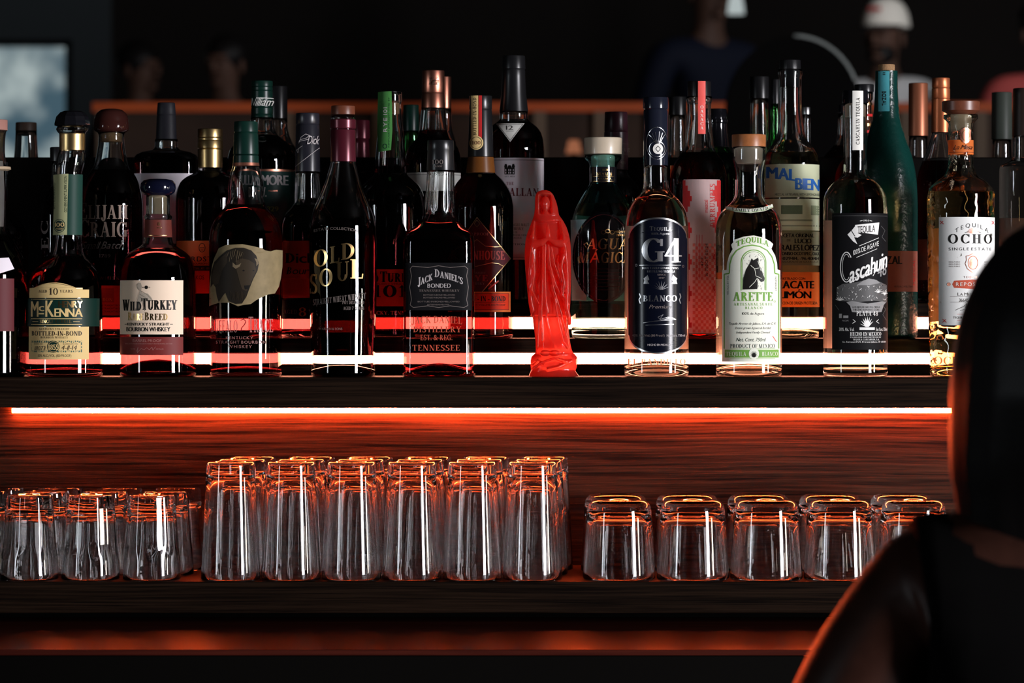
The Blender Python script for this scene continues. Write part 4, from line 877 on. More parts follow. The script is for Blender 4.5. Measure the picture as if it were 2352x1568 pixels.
b = Bottle('whiskey_bottle', 'dark bottle with maroon cap behind the squat aqua bottle', 'bottle', 1415, R3,
           [(390, 27), (402, 30), (412, 38), (425, 52), (440, 61), (455, 65), (480, 67), (696, 67)], group=W3)
b.glass(M_glass, L_dark, 410); b.cap([(257, 26), (300, 27), (302, 26), (304, 27.5), (328, 28), (390, 27.5)], pbr('dark maroon cap', (.030, .008, .014), .3))
p = Print(b, off=.0008); p.text('RESERVE', 1396, 1444, 341, 349, M_dim, 'serif'); p.line([(1392, 331), (1441, 331)], .8, M_dim); p.line([(1392, 355), (1441, 355)], .8, M_dim); p.text('43%', 1424, 1435, 371, 377, M_dim); p.done('neck_print')

b = Bottle('spirit_bottle', 'small-necked dark green bottle with black cap, right behind the coral-strip bottle', 'bottle', 1647, R3,
           [(278, 22), (290, 22), (325, 24), (338, 27), (348, 33), (360, 42), (380, 54), (400, 58), (696, 58)], group=W3)
b.glass(M_green, L_dark, 352); b.cap([(250, 21.5), (273, 22.5), (276, 25), (281, 25), (284, 23), (300, 23.5), (338, 27.8)], M_blackgloss)

b = Bottle('spirit_bottle', 'red spirit bottle with black stopper, tucked between the black-engraved and teal bottles', 'bottle', 1985, R3,
           [(212, 20), (228, 20), (232, 17), (270, 18), (310, 22), (340, 30), (360, 44), (378, 58), (400, 66), (430, 68), (696, 68)], group=W3)
b.glass(M_glass, L_red, 345); b.cap([(194, 22), (211, 22)], M_blackcap, 'stopper')
p = Print(b, off=.0007); 
for y, m in ((236, M_gold), (262, M_redprint), (284, M_gold), (300, M_redprint)): p.rect(1968, 2002, y, y + 6, m)
p.done('neck_label', 'red and gold neck bands')

b = Bottle('brandy_bottle', 'dark bottle with tall orange foil capsule, left behind the dimpled bottle', 'bottle', 2161, R3,
           [(303, 21), (320, 25), (345, 33), (372, 43), (395, 51), (420, 55), (696, 55)], group=W3)
b.glass(M_glass, L_dark, 370); b.cap([(179, 20.5), (200, 20.5), (202, 19.5), (204, 20.8), (225, 20.8), (226.5, 20), (228, 21), (304, 22)], M_orangefoil, ridges=(180, 200, 34, .05))
p = Print(b); p.rect(2108, 2214, 550, 643, M_salmon); p.text('BRANDY', 2126, 2196, 590, 606, M_inkbrown, 'serif') if False else None; p.done('label', 'dull salmon label')

# ================================================================== BOTTLES STANDING IN FOR MIRROR REFLECTIONS
def far(cx, top, cb, ch, nh, shoulder, bh, capm, glassm, label, liq=None, extra=None):
    b = Bottle('spirit_bottle', label, 'bottle', cx, R4, [(cb - 2, nh * .96), (cb + 20, nh), (shoulder - 30, nh * 1.15), (shoulder - 10, nh * 1.5), (shoulder + 18, bh * .9), (shoulder + 40, bh), (690, bh)], group=W4)
    b.glass(glassm, liq, shoulder - 5 if liq else None, step=14); b.cap([(top, ch), (cb, ch * 1.02)], capm)
    return b
far(60, 281, 300, 24, 25, 400, 52, pbr('dark brown lid', (.035, .022, .016), .5), M_glass, 'blurred mirror-image bottle with dark brown lid in front of the bright window', L_dark)
far(638, 198, 272, 22, 23, 340, 60, M_blackcap, M_glass, 'blurred mirror-image black-capped bottle peeking out right of the green signature cap', L_dark)
far(829, 276, 318, 20, 19, 400, 56, M_maroon, M_maroon, 'blurred mirror-image maroon-necked bottle right of the wooden-stoppered bottle')
far(1020, 176, 250, 16, 17, 330, 34, M_copper, M_glass, 'blurred mirror-image bottle with copper cap just behind the copper-capsule bottle', L_whisky2)
far(944, 241, 300, 18, 19, 380, 36, M_greencap, M_green, 'blurred mirror-image green bottle between the green-strip rye and the copper capsule', L_dark)
far(1556, 222, 264, 20, 18, 385, 52, M_blackcap, M_glass, 'blurred mirror-image clear-necked bottle left of the coral-strip bottle', L_clear)
far(1744, 176, 226, 22, 20, 390, 23, M_blackcap, M_glass, 'blurred mirror-image clear bottle with black cap left of the tall hand-lettered bottle', L_clear)
far(1781, 182, 240, 9, 10, 350, 11, M_blackcap, M_green, 'thin mirror-image green-necked bottle immediately left of the tall hand-lettered bottle')
far(1852, 246, 262, 9, 9, 390, 30, M_silver, M_glass, 'thin mirror-image bottle with bright cap right of the tall hand-lettered bottle', L_dark)
far(1938, 240, 262, 12, 13, 340, 50, M_blackgloss, M_glass, 'sloping-shouldered mirror-image black bottle left of the white-strip neck', L_dark)
far(2109, 191, 312, 22, 22, 420, 54, pbr('dim orange foil', (.30, .10, .05), .4, metal=.6), M_glass, 'blurred mirror-image orange-capsule bottle right of the teal bottle', L_clear)
far(2301, 212, 320, 23, 22, 420, 54, pbr('grey green cap', (.030, .036, .030), .45), M_glass, 'blurred mirror-image bottle with grey-green cap right of the walnut stopper', L_clear)
#BODY
# ================================================================== BACK BAR
XL, XR = -1.6, 1.6
def part(name, parent, x0, x1, y0, y1, z0, z1, m, bevel=.0015):
    mb = MB(); ox, oy, oz = parent.location
    mb.box(x0 - ox, x1 - ox, y0 - oy, y1 - oy, z0 - oz, z1 - oz); return mb.obj(name, m, parent, bevel=bevel)
root = empty('bottle_shelf', (0, 0, 1.3375), 'lowest and thickest dark oak bottle shelf, carrying the front row of bottles', 'shelf', 'stepped bottle shelves')
part('shelf_board', root, XL, XR, -.05, .26, 1.3375, S1, M_wood)
root = empty('bottle_shelf', (0, 0, S1), 'middle dark oak bottle shelf step, carrying the second row of bottles', 'shelf', 'stepped bottle shelves')
part('riser', root, XL, XR, .064, .075, S1 + .0001, 1.3825, M_wood, 0)
part('led_channel', root, XL, XR, .0670, .075, 1.3826, 1.3962, M_black, 0)
part('shelf_board', root, XL, XR, .055, .26, 1.3963, S2, M_wood)
root = empty('bottle_shelf', (0, 0, S2), 'topmost dark oak bottle shelf step, behind the second row of bottles', 'shelf', 'stepped bottle shelves')
part('riser', root, XL, XR, .169, .18, S2 + .0001, 1.4215, M_wood, 0)
part('led_channel', root, XL, XR, .1720, .18, 1.4216, 1.4362, M_black, 0)
part('shelf_board', root, XL, XR, .16, .62, 1.4363, S3, M_wood)
def strip(label, x0, x1, y, z0, z1, m):
    mb = MB(); n = 10; v = []; f = []
    hh = (z1 - z0) / 2; zc = (z0 + z1) / 2
    for x in (x0, x1):
        for i in range(n + 1):
            a = -PI / 2 + PI * i / n; v.append((x, y - .0035 * math.cos(a), zc + hh * math.sin(a)))
    for i in range(n): f.append((i, i + 1, n + 2 + i, n + 1 + i))
    f.append(tuple(range(n + 1))); f.append(tuple(range(n + 1, 2 * n + 2))[::-1])
    mb.add(v, f); o = mb.obj('shelf_light_strip', m, None, True); tag(o, label, 'light strip'); return o
strip('glowing light strip directly behind the lowest tier of bottles', wx(30, .06), XR, .0664, 1.3832, 1.3955, M_led)
strip('glowing light strip behind the middle tier of bottles, highest of the three strips', wx(150, .165), XR, .1714, 1.4222, 1.4355, M_led)

root = empty('glass_shelf', (0, 0, 1.11), 'dark oak shelf holding the upturned drinking glasses', 'shelf')
part('shelf_board', root, XL, XR, -.05, .202, 1.1114, 1.1463, M_wood)
mb = MB(); mb.box(XL, XR, .203, .225, 1.0987, 1.3374); o = mb.obj('back_panel', M_woodp); tag(o, 'oak back panel lit red behind the upturned glasses', 'panel')
mb = MB(); mb.tube([(wx(26, .19), .1975, 1.3268), (XR, .1975, 1.3268)], .0028, 14); o = mb.obj('shelf_light_strip', M_led2, None, True); tag(o, 'thin bright light strip under the shelf edge above the upturned glasses', 'light strip')
mb = MB(); mb.box(wx(26, .19), XR, .1945, .2, 1.3297, 1.3374); mb.obj('mounting_profile', M_black, o)
root = empty('low_rear_panel', (0, .30, S3), 'black upright panel behind the top tier of bottles', 'panel')
part('board', root, XL, XR, .30, .315, S3 + .0002, wz(361, .30), M_black)
root = empty('bar_counter', (0, -.15, 0), 'lower bar counter with red-lit wooden top below the glass shelf', 'counter')
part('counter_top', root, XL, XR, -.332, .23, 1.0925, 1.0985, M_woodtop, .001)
part('counter_edge', root, XL, XR, -.335, .2, 1.060, 1.0924, M_black, .001)
part('counter_front', root, XL, XR, -.31, .2, .08, 1.0598, M_black)
part('kick_board', root, XL, XR, -.27, .2, 0.0, .08, M_black)
part('upstand', root, XL, XR, .05, .2, 1.0986, 1.1112, M_black, 0)

# ================================================================== UPTURNED GLASSES
def glass_mesh(name, h, rb, rt, wall, base, kind):
    """upturned: rim on the shelf (z=0, radius rb), closed base on top (z=h, radius rt)"""
    N = 48; V = []; Fc = []
    def rad(z): return rb + (rt - rb) * (z / h)
    ex = 0 if kind == 'fluted' else .0030
    def thk(z): return wall + ex * math.exp(-max(0, h - base - z) / .028)
    outer = [(0.0, rb - wall * .5), (.0006, rb - wall * .15), (.0016, rad(.0016))]
    K = 14; rc = {'rocks': .010, 'high': .0035, 'fluted': .0025}[kind]
    for i in range(1, K): outer.append((.0016 + (h - rc - .0016) * i / K, rad(.0016 + (h - rc - .0016) * i / K)))
    for i in range(6):
        a = PI / 2 * i / 5; outer.append((h - rc + rc * math.sin(a), rad(h) - rc * (1 - math.cos(a))))
    outer += [(h, (rt - rc) * .8), (h - .0012, (rt - rc) * .7), (h - .0016, (rt - rc) * .35), (h - .0016, 0)]
    zi = h - base
    inner = [(zi, 0), (zi, rad(zi) * .4), (zi - .0008, rad(zi) * .72), (zi - .004, (rad(zi) - thk(zi)) * .93), (zi - .009, rad(zi - .009) - thk(zi - .009))]
    for i in range(1, 10): inner.append((zi - .009 - (zi - .010) * i / 10, rad(zi - .009 - (zi - .010) * i / 10) - thk(zi - .009 - (zi - .010) * i / 10)))
    inner.append((.0008, rb - wall * .9))
    seq = outer + inner; prev = None
    for k, (z, r) in enumerate(seq):
        isout = k < len(outer)
        if r < 1e-6: cur = [len(V)]; V.append((0, 0, z))
        else:
            cur = list(range(len(V), len(V) + N))
            for j in range(N):
                t = 2 * PI * j / N; rr = r
                if kind == 'fluted' and isout and .030 < z < h - .001:
                    e = min(1, (z - .030) / .004); rr = r * (1 - .05 * e * abs(math.cos(4.5 * t)) ** 2)
                if kind != 'fluted': rr *= 1 + ((.0010 * math.sin(11 * t + 1) + .0006 * math.sin(23 * t)) if isout else (.0030 * math.sin(7 * t) + .0022 * math.sin(13 * t + 2))) * (1 if z < h - .012 else 0)
                elif not isout: rr *= 1 + .004 * math.sin(8 * t)
                V.append((rr * math.cos(t), rr * math.sin(t), z))
        if prev is not None:
            if not (len(prev) == 1 and len(cur) == 1):
                for j in range(N):
                    j2 = (j + 1) % N
                    if len(prev) == 1: Fc.append((prev[0], cur[j2], cur[j]))
                    elif len(cur) == 1: Fc.append((prev[j], prev[j2], cur[0]))
                    else: Fc.append((prev[j], prev[j2], cur[j2], cur[j]))
        prev = cur
    n0 = len(V) - N
    for j in range(N): Fc.append((n0 + j, n0 + (j + 1) % N, (j + 1) % N, j))
    return mesh(name, V, Fc, M_tumbler)
ZL = 1.1464; s0 = sc(0)
G_f = glass_mesh('fluted_glass', 193 * s0, 67 * s0, 54 * s0, .0032, .016, 'fluted')
G_h = glass_mesh('highball_glass', 268 * s0, 68.6 * s0, 55 * s0, .0026, .014, 'high')
G_r = glass_mesh('rocks_glass', 180 * s0, 83.5 * s0, 73 * s0, .0030, .013, 'rocks')
def put(me, name, px, y, label, cat, group):
    o = link(name, me); o.location = (wx(px, y), y, ZL); o.rotation_euler.z = random.uniform(0, 6); tag(o, label, cat, group)
ORD = ['first', 'second', 'third', 'fourth', 'fifth', 'sixth']
ROW = ['front row', 'middle row', 'back row']
YR = [-.013, .062, .137]
for r in range(3):
    st = -1 if r else 0
    for i in range(st, 3):
        px = 67.5 + i * 140.5
        X = (px - CX) * sc(YR[0]) + r * 16 * s0
        o = link('fluted_glass', G_f); o.location = (X, YR[r], ZL); o.rotation_euler.z = i * .5 + r
        k = i - st
        tag(o, 'short fluted upturned glass, %s from the left in the %s of its group' % (ORD[k], ROW[r]), 'glass', 'short fluted glasses upturned at the left')
for r in range(3):
    for i in range(6):
        X = (530 + i * 138.6 - CX) * sc(YR[0]) + r * 15 * s0
        o = link('highball_glass', G_h); o.location = (X, YR[r], ZL); o.rotation_euler.z = i * 1.3 + r
        tag(o, 'tall upturned highball glass, %s from the left in the %s of its group' % (ORD[i], ROW[r]), 'glass', 'tall highball glasses upturned in the middle')
YR2 = [-.006, .118]
for r in range(2):
    for i in range(5):
        X = (1422 + i * 169 - CX) * sc(YR2[0])
        o = link('rocks_glass', G_r); o.location = (X, YR2[r], ZL); o.rotation_euler.z = i * 1.1 + r
        tag(o, 'wide upturned rocks glass, %s from the left in the %s of its group' % (ORD[i], ['front row', 'back row'][r]), 'glass', 'wide rocks glasses upturned at the right')

# ================================================================== RED STATUETTE
def statue():
    s = sc(0); base = pyof(S1, 0); cx = 1268
    def Z(y): return (base - (420 + y / 3.408)) * s
    def X(x): return (1150 + x / 3.408 - cx) * s
    rows = [(58, 322, 360), (66, 296, 384), (80, 280, 402), (100, 272, 415), (150, 268, 436), (200, 268, 448), (250, 262, 456), (300, 245, 492), (350, 225, 518), (400, 205, 534), (450, 193, 545), (520, 187, 551), (600, 186, 552), (680, 190, 552), (760, 198, 552), (850, 206, 550), (950, 216, 546), (1030, 232, 540), (1060, 250, 528), (1110, 255, 530), (1170, 264, 536), (1250, 272, 545), (1300, 274, 556), (1335, 272, 570), (1360, 246, 590), (1390, 234, 600), (1430, 230, 603), (1465, 238, 590), (1480, 232, 590), (1500, 222, 606), (1522, 214, 622)]
    V = []; Fc = []; N = 96
    L = lin([(a, b_) for a, b_, c in rows]); R = lin([(a, c) for a, b_, c in rows])
    ys = [58, 61, 66, 72] + list(range(80, 1520, 7)) + [1522]
    def hump(y, a, b_): return max(0, 1 - ((y - a) / b_) ** 2)
    for k, y in enumerate(ys):
        l, r = X(L(y)), X(R(y)); c = (l + r) / 2; hw = (r - l) / 2
        d = .80 if y < 250 else (.66 if y < 1040 else (.78 if y < 1340 else .62))
        for j in range(N):
            t = 2 * PI * j / N; co, si = math.cos(t), math.sin(t); q = hw
            if 520 < y < 1330:
                fr = min(1, (y - 520) / 260)
                q *= 1 - .034 * fr * (.5 + .5 * math.cos(13 * t + .004 * y + 1.2 * math.sin(t * 2)))
            if 250 < y < 1040: q *= 1 - .006 * (.5 + .5 * math.cos(18 * t))
            if 1340 <= y < 1470: q *= 1 + .07 * noise.noise(Vector((co * 2.5, si * 2.5, y * .02)))
            x = c + q * co; yy = q * d * si
            if si < 0:
                if 90 < y < 245:      # veil opening: recess around the face
                    fx = (x - X(350)) / (52 / 3.408 * s); yy += .0085 * max(0, min(1, 2.2 * (1 - fx * fx))) * max(0, min(1, 2.2 * hump(y, 168, 82)))
                if 300 < y < 1050:    # open mantle: front panel recessed
                    fx = (x - X(372)) / (110 / 3.408 * s); yy += .0035 * (1 if abs(fx) < .85 else max(0, 1 - (abs(fx) - .85) / .25))
            V.append((x, yy, Z(y)))
    for k in range(len(ys) - 1):
        for j in range(N): Fc.append((k * N + j, (k + 1) * N + j, (k + 1) * N + (j + 1) % N, k * N + (j + 1) % N))
    Fc.append(tuple(range(N))); Fc.append(tuple((len(ys) - 1) * N + j for j in range(N))[::-1])
    mb = MB(); mb.add(V, Fc); u = s / 3.408
    def fy(y, f=1.0):      # front depth of the body at that height
        d = .80 if y < 250 else (.66 if y < 1040 else .78)
        return -(X(R(y)) - X(L(y))) / 2 * d * f
    def B(x, y, rx, ry, rz, dep): mb.ball((X(x), dep, Z(y)), (rx * u, ry * u, rz * u))
    # head, face
    B(350, 165, 37, 40, 58, fy(160, .42)); B(350, 200, 24, 22, 22, fy(190, .62)); B(350, 172, 6, 12, 13, fy(165, .90)); B(350, 193, 13, 6, 4, fy(190, .84)); B(336, 154, 8, 5, 3, fy(160, .84)); B(364, 154, 8, 5, 3, fy(160, .84)); B(350, 138, 26, 10, 7, fy(150, .76)); B(350, 250, 26, 24, 40, fy(250, .7))
    # collar, arms, praying hands
    def T(P, r): mb.tube([(X(x), dep, Z(y)) for x, y, dep in P], [q * u for q in r] if isinstance(r, list) else r * u, 10)
    f = lambda y, k: fy(y, k)
    T([(305, 296, f(300, .86)), (350, 306, f(300, .98)), (405, 296, f(300, .86))], 7)
    T([(232, 430, f(430, .55)), (262, 480, f(480, .85)), (320, 470, f(480, 1.06)), (362, 440, f(440, 1.12))], [34, 36, 26, 16])
    T([(515, 430, f(430, .55)), (480, 480, f(480, .85)), (420, 470, f(480, 1.06)), (378, 440, f(440, 1.12))], [34, 36, 26, 16])
    for dx in (-9, 9):
        T([(370 + dx, 452, f(450, 1.10)), (369 + dx * .7, 400, f(430, 1.16)), (367 + dx * .4, 350, f(420, 1.10)), (366 + dx * .2, 322, f(420, 1.02))], [14, 14, 10, 4])
        for k in range(3): T([(370 + dx * 1.3, 420, f(430, 1.12) - (k - 1) * 5 * u), (367 + dx, 340, f(420, 1.06) - (k - 1) * 4 * u)], [5, 3.5])
    # hanging sleeves and mantle edges
    T([(262, 300, f(300, .7)), (250, 420, f(420, .95)), (238, 560, f(560, .92)), (225, 720, f(720, .92)), (232, 900, f(900, .86)), (250, 1000, f(1000, .84)), (236, 1042, f(1000, .7))], [10, 13, 16, 14, 16, 18, 10])
    T([(470, 300, f(300, .7)), (492, 420, f(420, .95)), (506, 560, f(560, .92)), (520, 720, f(720, .86)), (520, 860, f(860, .86)), (510, 960, f(960, .9)), (535, 1060, f(1000, .8)), (538, 1112, f(1000, .7))], [10, 13, 16, 14, 16, 20, 17, 12])
    T([(250, 560, f(560, .95)), (262, 700, f(700, 1.0)), (240, 840, f(840, .98)), (300, 950, f(950, 1.02))], [12, 14, 12, 6]); T([(490, 560, f(560, .98)), (470, 660, f(660, 1.02)), (495, 780, f(780, 1.0)), (480, 880, f(880, 1.0)), (540, 960, f(950, .9))], [12, 14, 12, 12, 8])
    # long robe folds
    for P in ([(350, 480), (345, 700), (352, 900), (375, 1020)], [(372, 480), (385, 640), (430, 800), (500, 930)], [(395, 500), (420, 640), (470, 780), (520, 900)], [(330, 500), (326, 760), (320, 1000), (322, 1240)], [(385, 620), (410, 820), (470, 1010), (520, 1220)], [(352, 900), (360, 1080), (400, 1240), (440, 1320)], [(300, 960), (296, 1120), (290, 1290)], [(420, 900), (450, 1080), (490, 1240), (530, 1300)]):
        T([(x, y, f(y, .985 - .35 * ((x - 370) / 190) ** 2)) for x, y in P], 7)
    for k in range(34): B(300 + 3 * math.sin(k), 540 + k * 11.5, 4.5, 4.5, 4.5, f(540 + k * 11.5, .94))
    # feet and rocky cloud
    B(345, 1330, 40, 40, 22, f(1330, .9)); B(420, 1330, 40, 40, 22, f(1330, .9)); T([(250, 1450, f(1400, .6)), (330, 1400, f(1400, .92)), (420, 1370, f(1400, .92)), (520, 1400, f(1400, .75))], 11); T([(360, 1460, f(1400, .8)), (450, 1440, f(1400, .9)), (560, 1390, f(1400, .55))], 12); T([(240, 1420, f(1400, .4)), (290, 1380, f(1400, .8)), (340, 1420, f(1400, .84))], 9)
    me = mesh('religious_statuette', mb.v, mb.f, [])
    o = link('tmp', me); md = o.modifiers.new('r', 'REMESH'); md.mode = 'VOXEL'; md.voxel_size = .00085
    sm = o.modifiers.new('s', 'SMOOTH'); sm.factor = .5; sm.iterations = 2
    dg = bpy.context.evaluated_depsgraph_get(); m2 = bpy.data.meshes.new_from_object(o.evaluated_get(dg), depsgraph=dg)
    bpy.data.objects.remove(o); bpy.data.meshes.remove(me); m2.name = 'religious_statuette'
    m2.polygons.foreach_set('use_smooth', [True] * len(m2.polygons))
    m, nt, out = newmat('translucent red resin')
    p = nt.nodes.new('ShaderNodeBsdfPrincipled'); p.inputs['Base Color'].default_value = (1.0, .038, .026, 1); p.inputs['Roughness'].default_value = .12
    p.inputs['Subsurface Weight'].default_value = 1.0; p.inputs['Subsurface Radius'].default_value = (1.0, .16, .10); p.inputs['Subsurface Scale'].default_value = .075
    p.inputs['Coat Weight'].default_value = .25; p.inputs['Coat Roughness'].default_value = .03; p.inputs['Specular IOR Level'].default_value = .25
    tr = nt.nodes.new('ShaderNodeBsdfRefraction'); tr.inputs['Color'].default_value = (1, .33, .27, 1); tr.inputs['Roughness'].default_value = .5; tr.inputs['IOR'].default_value = 1.25
    ms = nt.nodes.new('ShaderNodeMixShader'); ms.inputs[0].default_value = .6
    t2 = nt.nodes.new('ShaderNodeBsdfTranslucent'); t2.inputs[0].default_value = (1, .13, .10, 1); m3 = nt.nodes.new('ShaderNodeMixShader'); m3.inputs[0].default_value = .3
    nt.links.new(tr.outputs[0], m3.inputs[1]); nt.links.new(t2.outputs[0], m3.inputs[2]); tr = m3
    nt.links.new(p.outputs[0], ms.inputs[1]); nt.links.new(tr.outputs[0], ms.inputs[2])
    nt.links.new(ms.outputs[0], out.inputs['Surface'])
    m2.materials.clear(); m2.materials.append(m)
    o = link('religious_statuette', m2); o.location = (wx(cx, 0), 0, S1 + .0002)
    tag(o, 'glossy translucent red statuette of a veiled praying woman, standing among the bottles', 'statuette')
statue()

# ================================================================== PEOPLE
def skin(name, joints, edges, mats, sub=2, parent=None, root=0):
    """joints: list of (x, y, z, rx[, ry])"""
    me = bpy.data.meshes.new(name); me.from_pydata([j[:3] for j in joints], edges, [])
    o = bpy.data.objects.new(name, me); COL.objects.link(o)
    md = o.modifiers.new('skin', 'SKIN'); md.use_smooth_shade = True
    for i, j in enumerate(joints):
        sv = me.skin_vertices[0].data[i]; sv.radius = (j[3], j[4] if len(j) > 4 else j[3]); sv.use_root = (i == root)
    ss = o.modifiers.new('sub', 'SUBSURF'); ss.levels = sub; ss.render_levels = sub
    dg = bpy.context.evaluated_depsgraph_get(); m2 = bpy.data.meshes.new_from_object(o.evaluated_get(dg), depsgraph=dg)
    bpy.data.objects.remove(o); bpy.data.meshes.remove(me)
    m2.name = name; m2.materials.clear()
    for m in mats: m2.materials.append(m)
    m2.polygons.foreach_set('use_smooth', [True] * len(m2.polygons))
    return link(name, m2, parent)
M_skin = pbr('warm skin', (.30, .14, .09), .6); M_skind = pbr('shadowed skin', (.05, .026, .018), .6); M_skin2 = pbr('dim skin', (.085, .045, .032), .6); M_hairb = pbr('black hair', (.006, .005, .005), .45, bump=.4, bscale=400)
def person(label, loc, h, face=-1, skinm=None, shirt=None, trousers=None, hair='short', cap=None, arms='down', sleeve=True, turn=0.0, long_hair=False, beard=False):
    """face=-1 looks towards the camera (-y), +1 away; one continuous body"""
    k = h / 1.78; skinm = skinm or M_skin
    J = [(0, 0, .96, .125, .10), (0, 0, 1.12, .125, .095), (0, .01, 1.30, .135, .10), (0, .015, 1.43, .09, .075), (0, 0, 1.50, .05, .052), (0, -.01, 1.56, .052, .06), (0, -.02, 1.645, .070, .088), (0, -.012, 1.72, .066, .084), (0, -.01, 1.765, .035, .05)]
    E = [(i, i + 1) for i in range(8)]
    for sx in (-1, 1):
        n = len(J); el = (.27 * sx, .03, 1.14) if arms == 'down' else (.25 * sx, -.08, 1.16); wr = (.29 * sx, -.06, .90) if arms == 'down' else (.12 * sx, -.32, 1.14)
        J += [(.175 * sx, .01, 1.425, .058), (.205 * sx, .015, 1.36, .052), (*el, .041), (*wr, .027)]
        E += [(3, n), (n, n + 1), (n + 1, n + 2), (n + 2, n + 3)]
        d = Vector(wr) - Vector(el); d.normalize(); q = Vector(wr) + d * .05; m = len(J)
        J.append((*q, .034, .020)); E.append((n + 3, m))
        side = Vector((0, 1, 0)) if arms == 'down' else Vector((sx, 0, 0))
        for fi, (off, ln) in enumerate(((-.026, .070), (-.009, .080), (.009, .076), (.026, .060))):
            a = q + d * .035 + side * off; c = a + d * ln * .5 + Vector((-.008 * sx, -.004, 0)); e = a + d * ln + Vector((-.026 * sx, -.008, -.0))
            w = len(J); J += [(*a, .0095), (*c, .0088), (*e, .007)]; E += [(m, w), (w, w + 1), (w + 1, w + 2)]
        a = Vector(wr) + d * .03 - side * .034; c = a + d * .035 - side * .018
        w = len(J); J += [(*a, .011), (*c, .009)]; E += [(n + 3, w), (w, w + 1)]
        n = len(J); J += [(.09 * sx, 0, .90, .088), (.10 * sx, -.005, .50, .056), (.10 * sx, .01, .30, .052), (.10 * sx, .02, .09, .036), (.105 * sx, -.06, .045, .040, .032), (.11 * sx, -.15, .03, .034, .022)]
        E += [(0, n), (n, n + 1), (n + 1, n + 2), (n + 2, n + 3), (n + 3, n + 4), (n + 4, n + 5)]
    J = [tuple(v * k for v in j) for j in J]
    body = skin('person', J, E, [skinm])
    # facial features merged into the body mesh
    mb = MB()
    for c, r in (((0, -.118, 1.645), (.014, .020, .024)), ((0, -.108, 1.606), (.026, .010, .008)), ((-.031, -.098, 1.668), (.014, .010, .008)), ((.031, -.098, 1.668), (.014, .010, .008)), ((0, -.085, 1.575), (.030, .024, .018)), ((-.078, -.005, 1.65), (.010, .02, .032)), ((.078, -.005, 1.65), (.010, .02, .032)), ((0, -.082, 1.69), (.05, .018, .014))):
        mb.ball(tuple(v * k for v in c), tuple(v * k for v in r), 12, 8)
    import bmesh
    bm = bmesh.new(); bm.from_mesh(body.data); f2 = mesh('tmpf', mb.v, mb.f, [skinm]); bm.from_mesh(f2); bm.to_mesh(body.data); bm.free(); bpy.data.meshes.remove(f2)
    body.data.polygons.foreach_set('use_smooth', [True] * len(body.data.polygons))
    body.location = loc; body.rotation_euler.z = (0 if face < 0 else PI) + turn
    tag(body, label, 'person')
    def grow(idx, ed, g, name, m, root=0):
        jj = [tuple(list(J[i][:3]) + [J[i][3] + g * k] + ([J[i][4] + g * k] if len(J[i]) > 4 else [])) for i in idx]
        mp = {a: i for i, a in enumerate(idx)}
        return skin(name, jj, [(mp[a], mp[c]) for a, c in ed], [m], 2, body)
    A1, A2 = 9, 9 + 4 + 1 + 12 + 2 + 6
    if shirt:
        idx = [0, 1, 2, 3]; ed = [(0, 1), (1, 2), (2, 3)]
        for a in (A1, A2):
            idx += [a, a + 1, a + 2] if sleeve else [a]; ed += [(3, a)] + ([(a, a + 1), (a + 1, a + 2)] if sleeve else [])
        grow(idx, ed, .016, 'shirt', shirt)
    if trousers:
        idx = [0]; ed = []
        for a in (A1 + 19, A2 + 19): idx += [a, a + 1, a + 2, a + 3]; ed += [(0, a), (a, a + 1), (a + 1, a + 2), (a + 2, a + 3)]
        grow(idx, ed, .014, 'trousers', trousers)
    if hair == 'short' and not cap:
        mb = MB(); mb.ball((0, .012 * k, 1.70 * k), (.088 * k, .105 * k, .092 * k), 24, 14); o = mb.obj('hair', M_hairb, body, True)
    if beard:
        mb = MB(); mb.ball((0, -.046 * k, 1.590 * k), (.060 * k, .056 * k, .050 * k), 20, 12); mb.obj('beard', M_hairb, body, True)
    return body, k
M_navyshirt = pbr('navy cloth', (.0015, .003, .010), .8); M_jean = pbr('dark denim', (.012, .014, .02), .8); M_greyshirt = pbr('light grey cloth', (.78, .78, .78), .8); M_blackcloth = pbr('black cloth', (.0022, .002, .002), .9, spec=.03); M_redcloth = pbr('coral red cloth', (.30, .05, .045), .8)
UP = .92      # raised seating area at the far end
# man in a white cap
yb = 9.7
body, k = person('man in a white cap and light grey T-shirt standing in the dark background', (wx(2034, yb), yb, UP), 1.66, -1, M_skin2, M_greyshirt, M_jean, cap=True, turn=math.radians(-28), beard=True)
mb = MB(); v = []; N = 28
for i in range(9):
    a = PI / 2 * i / 8
    for j in range(N):
        t = 2 * PI * j / N; v.append((.096 * k * math.cos(t) * math.cos(a) ** .8, (.112 * math.sin(t) * math.cos(a) ** .8 + .004) * k, (1.700 + .125 * math.sin(a)) * k))
f = [(i * N + j, i * N + (j + 1) % N, (i + 1) * N + (j + 1) % N, (i + 1) * N + j) for i in range(8) for j in range(N)]
mb.add(v, f); cap = mb.obj('cap', pbr('off white cloth', (.78, .74, .66), .8), body, True)
mb = MB(); vb = []
for i in range(13):
    t = PI + PI * i / 12
    vb += [(.094 * k * math.cos(t), .108 * k * math.sin(t), 1.706 * k), (.088 * k * math.cos(t), (.108 * math.sin(t) - .085 * abs(math.sin(t)) ** .6) * k, (1.700 - .012 * abs(math.sin(t))) * k)]
mb.add(vb, [(2 * i, 2 * i + 1, 2 * i + 3, 2 * i + 2) for i in range(12)]); o = mb.obj('cap_brim', pbr('dark brim', (.02, .018, .018), .8), body, True); sd = o.modifiers.new('t', 'SOLIDIFY'); sd.thickness = .004
mb = MB()
for x, z in ((-.022, 1.768), (-.009, 1.770), (.005, 1.770), (.018, 1.768)): mb.box(x * k - .004, x * k + .004, -.118 * k, -.104 * k, (z - .008) * k, (z + .008) * k)
mb.obj('cap_emblem', M_redprint, body)
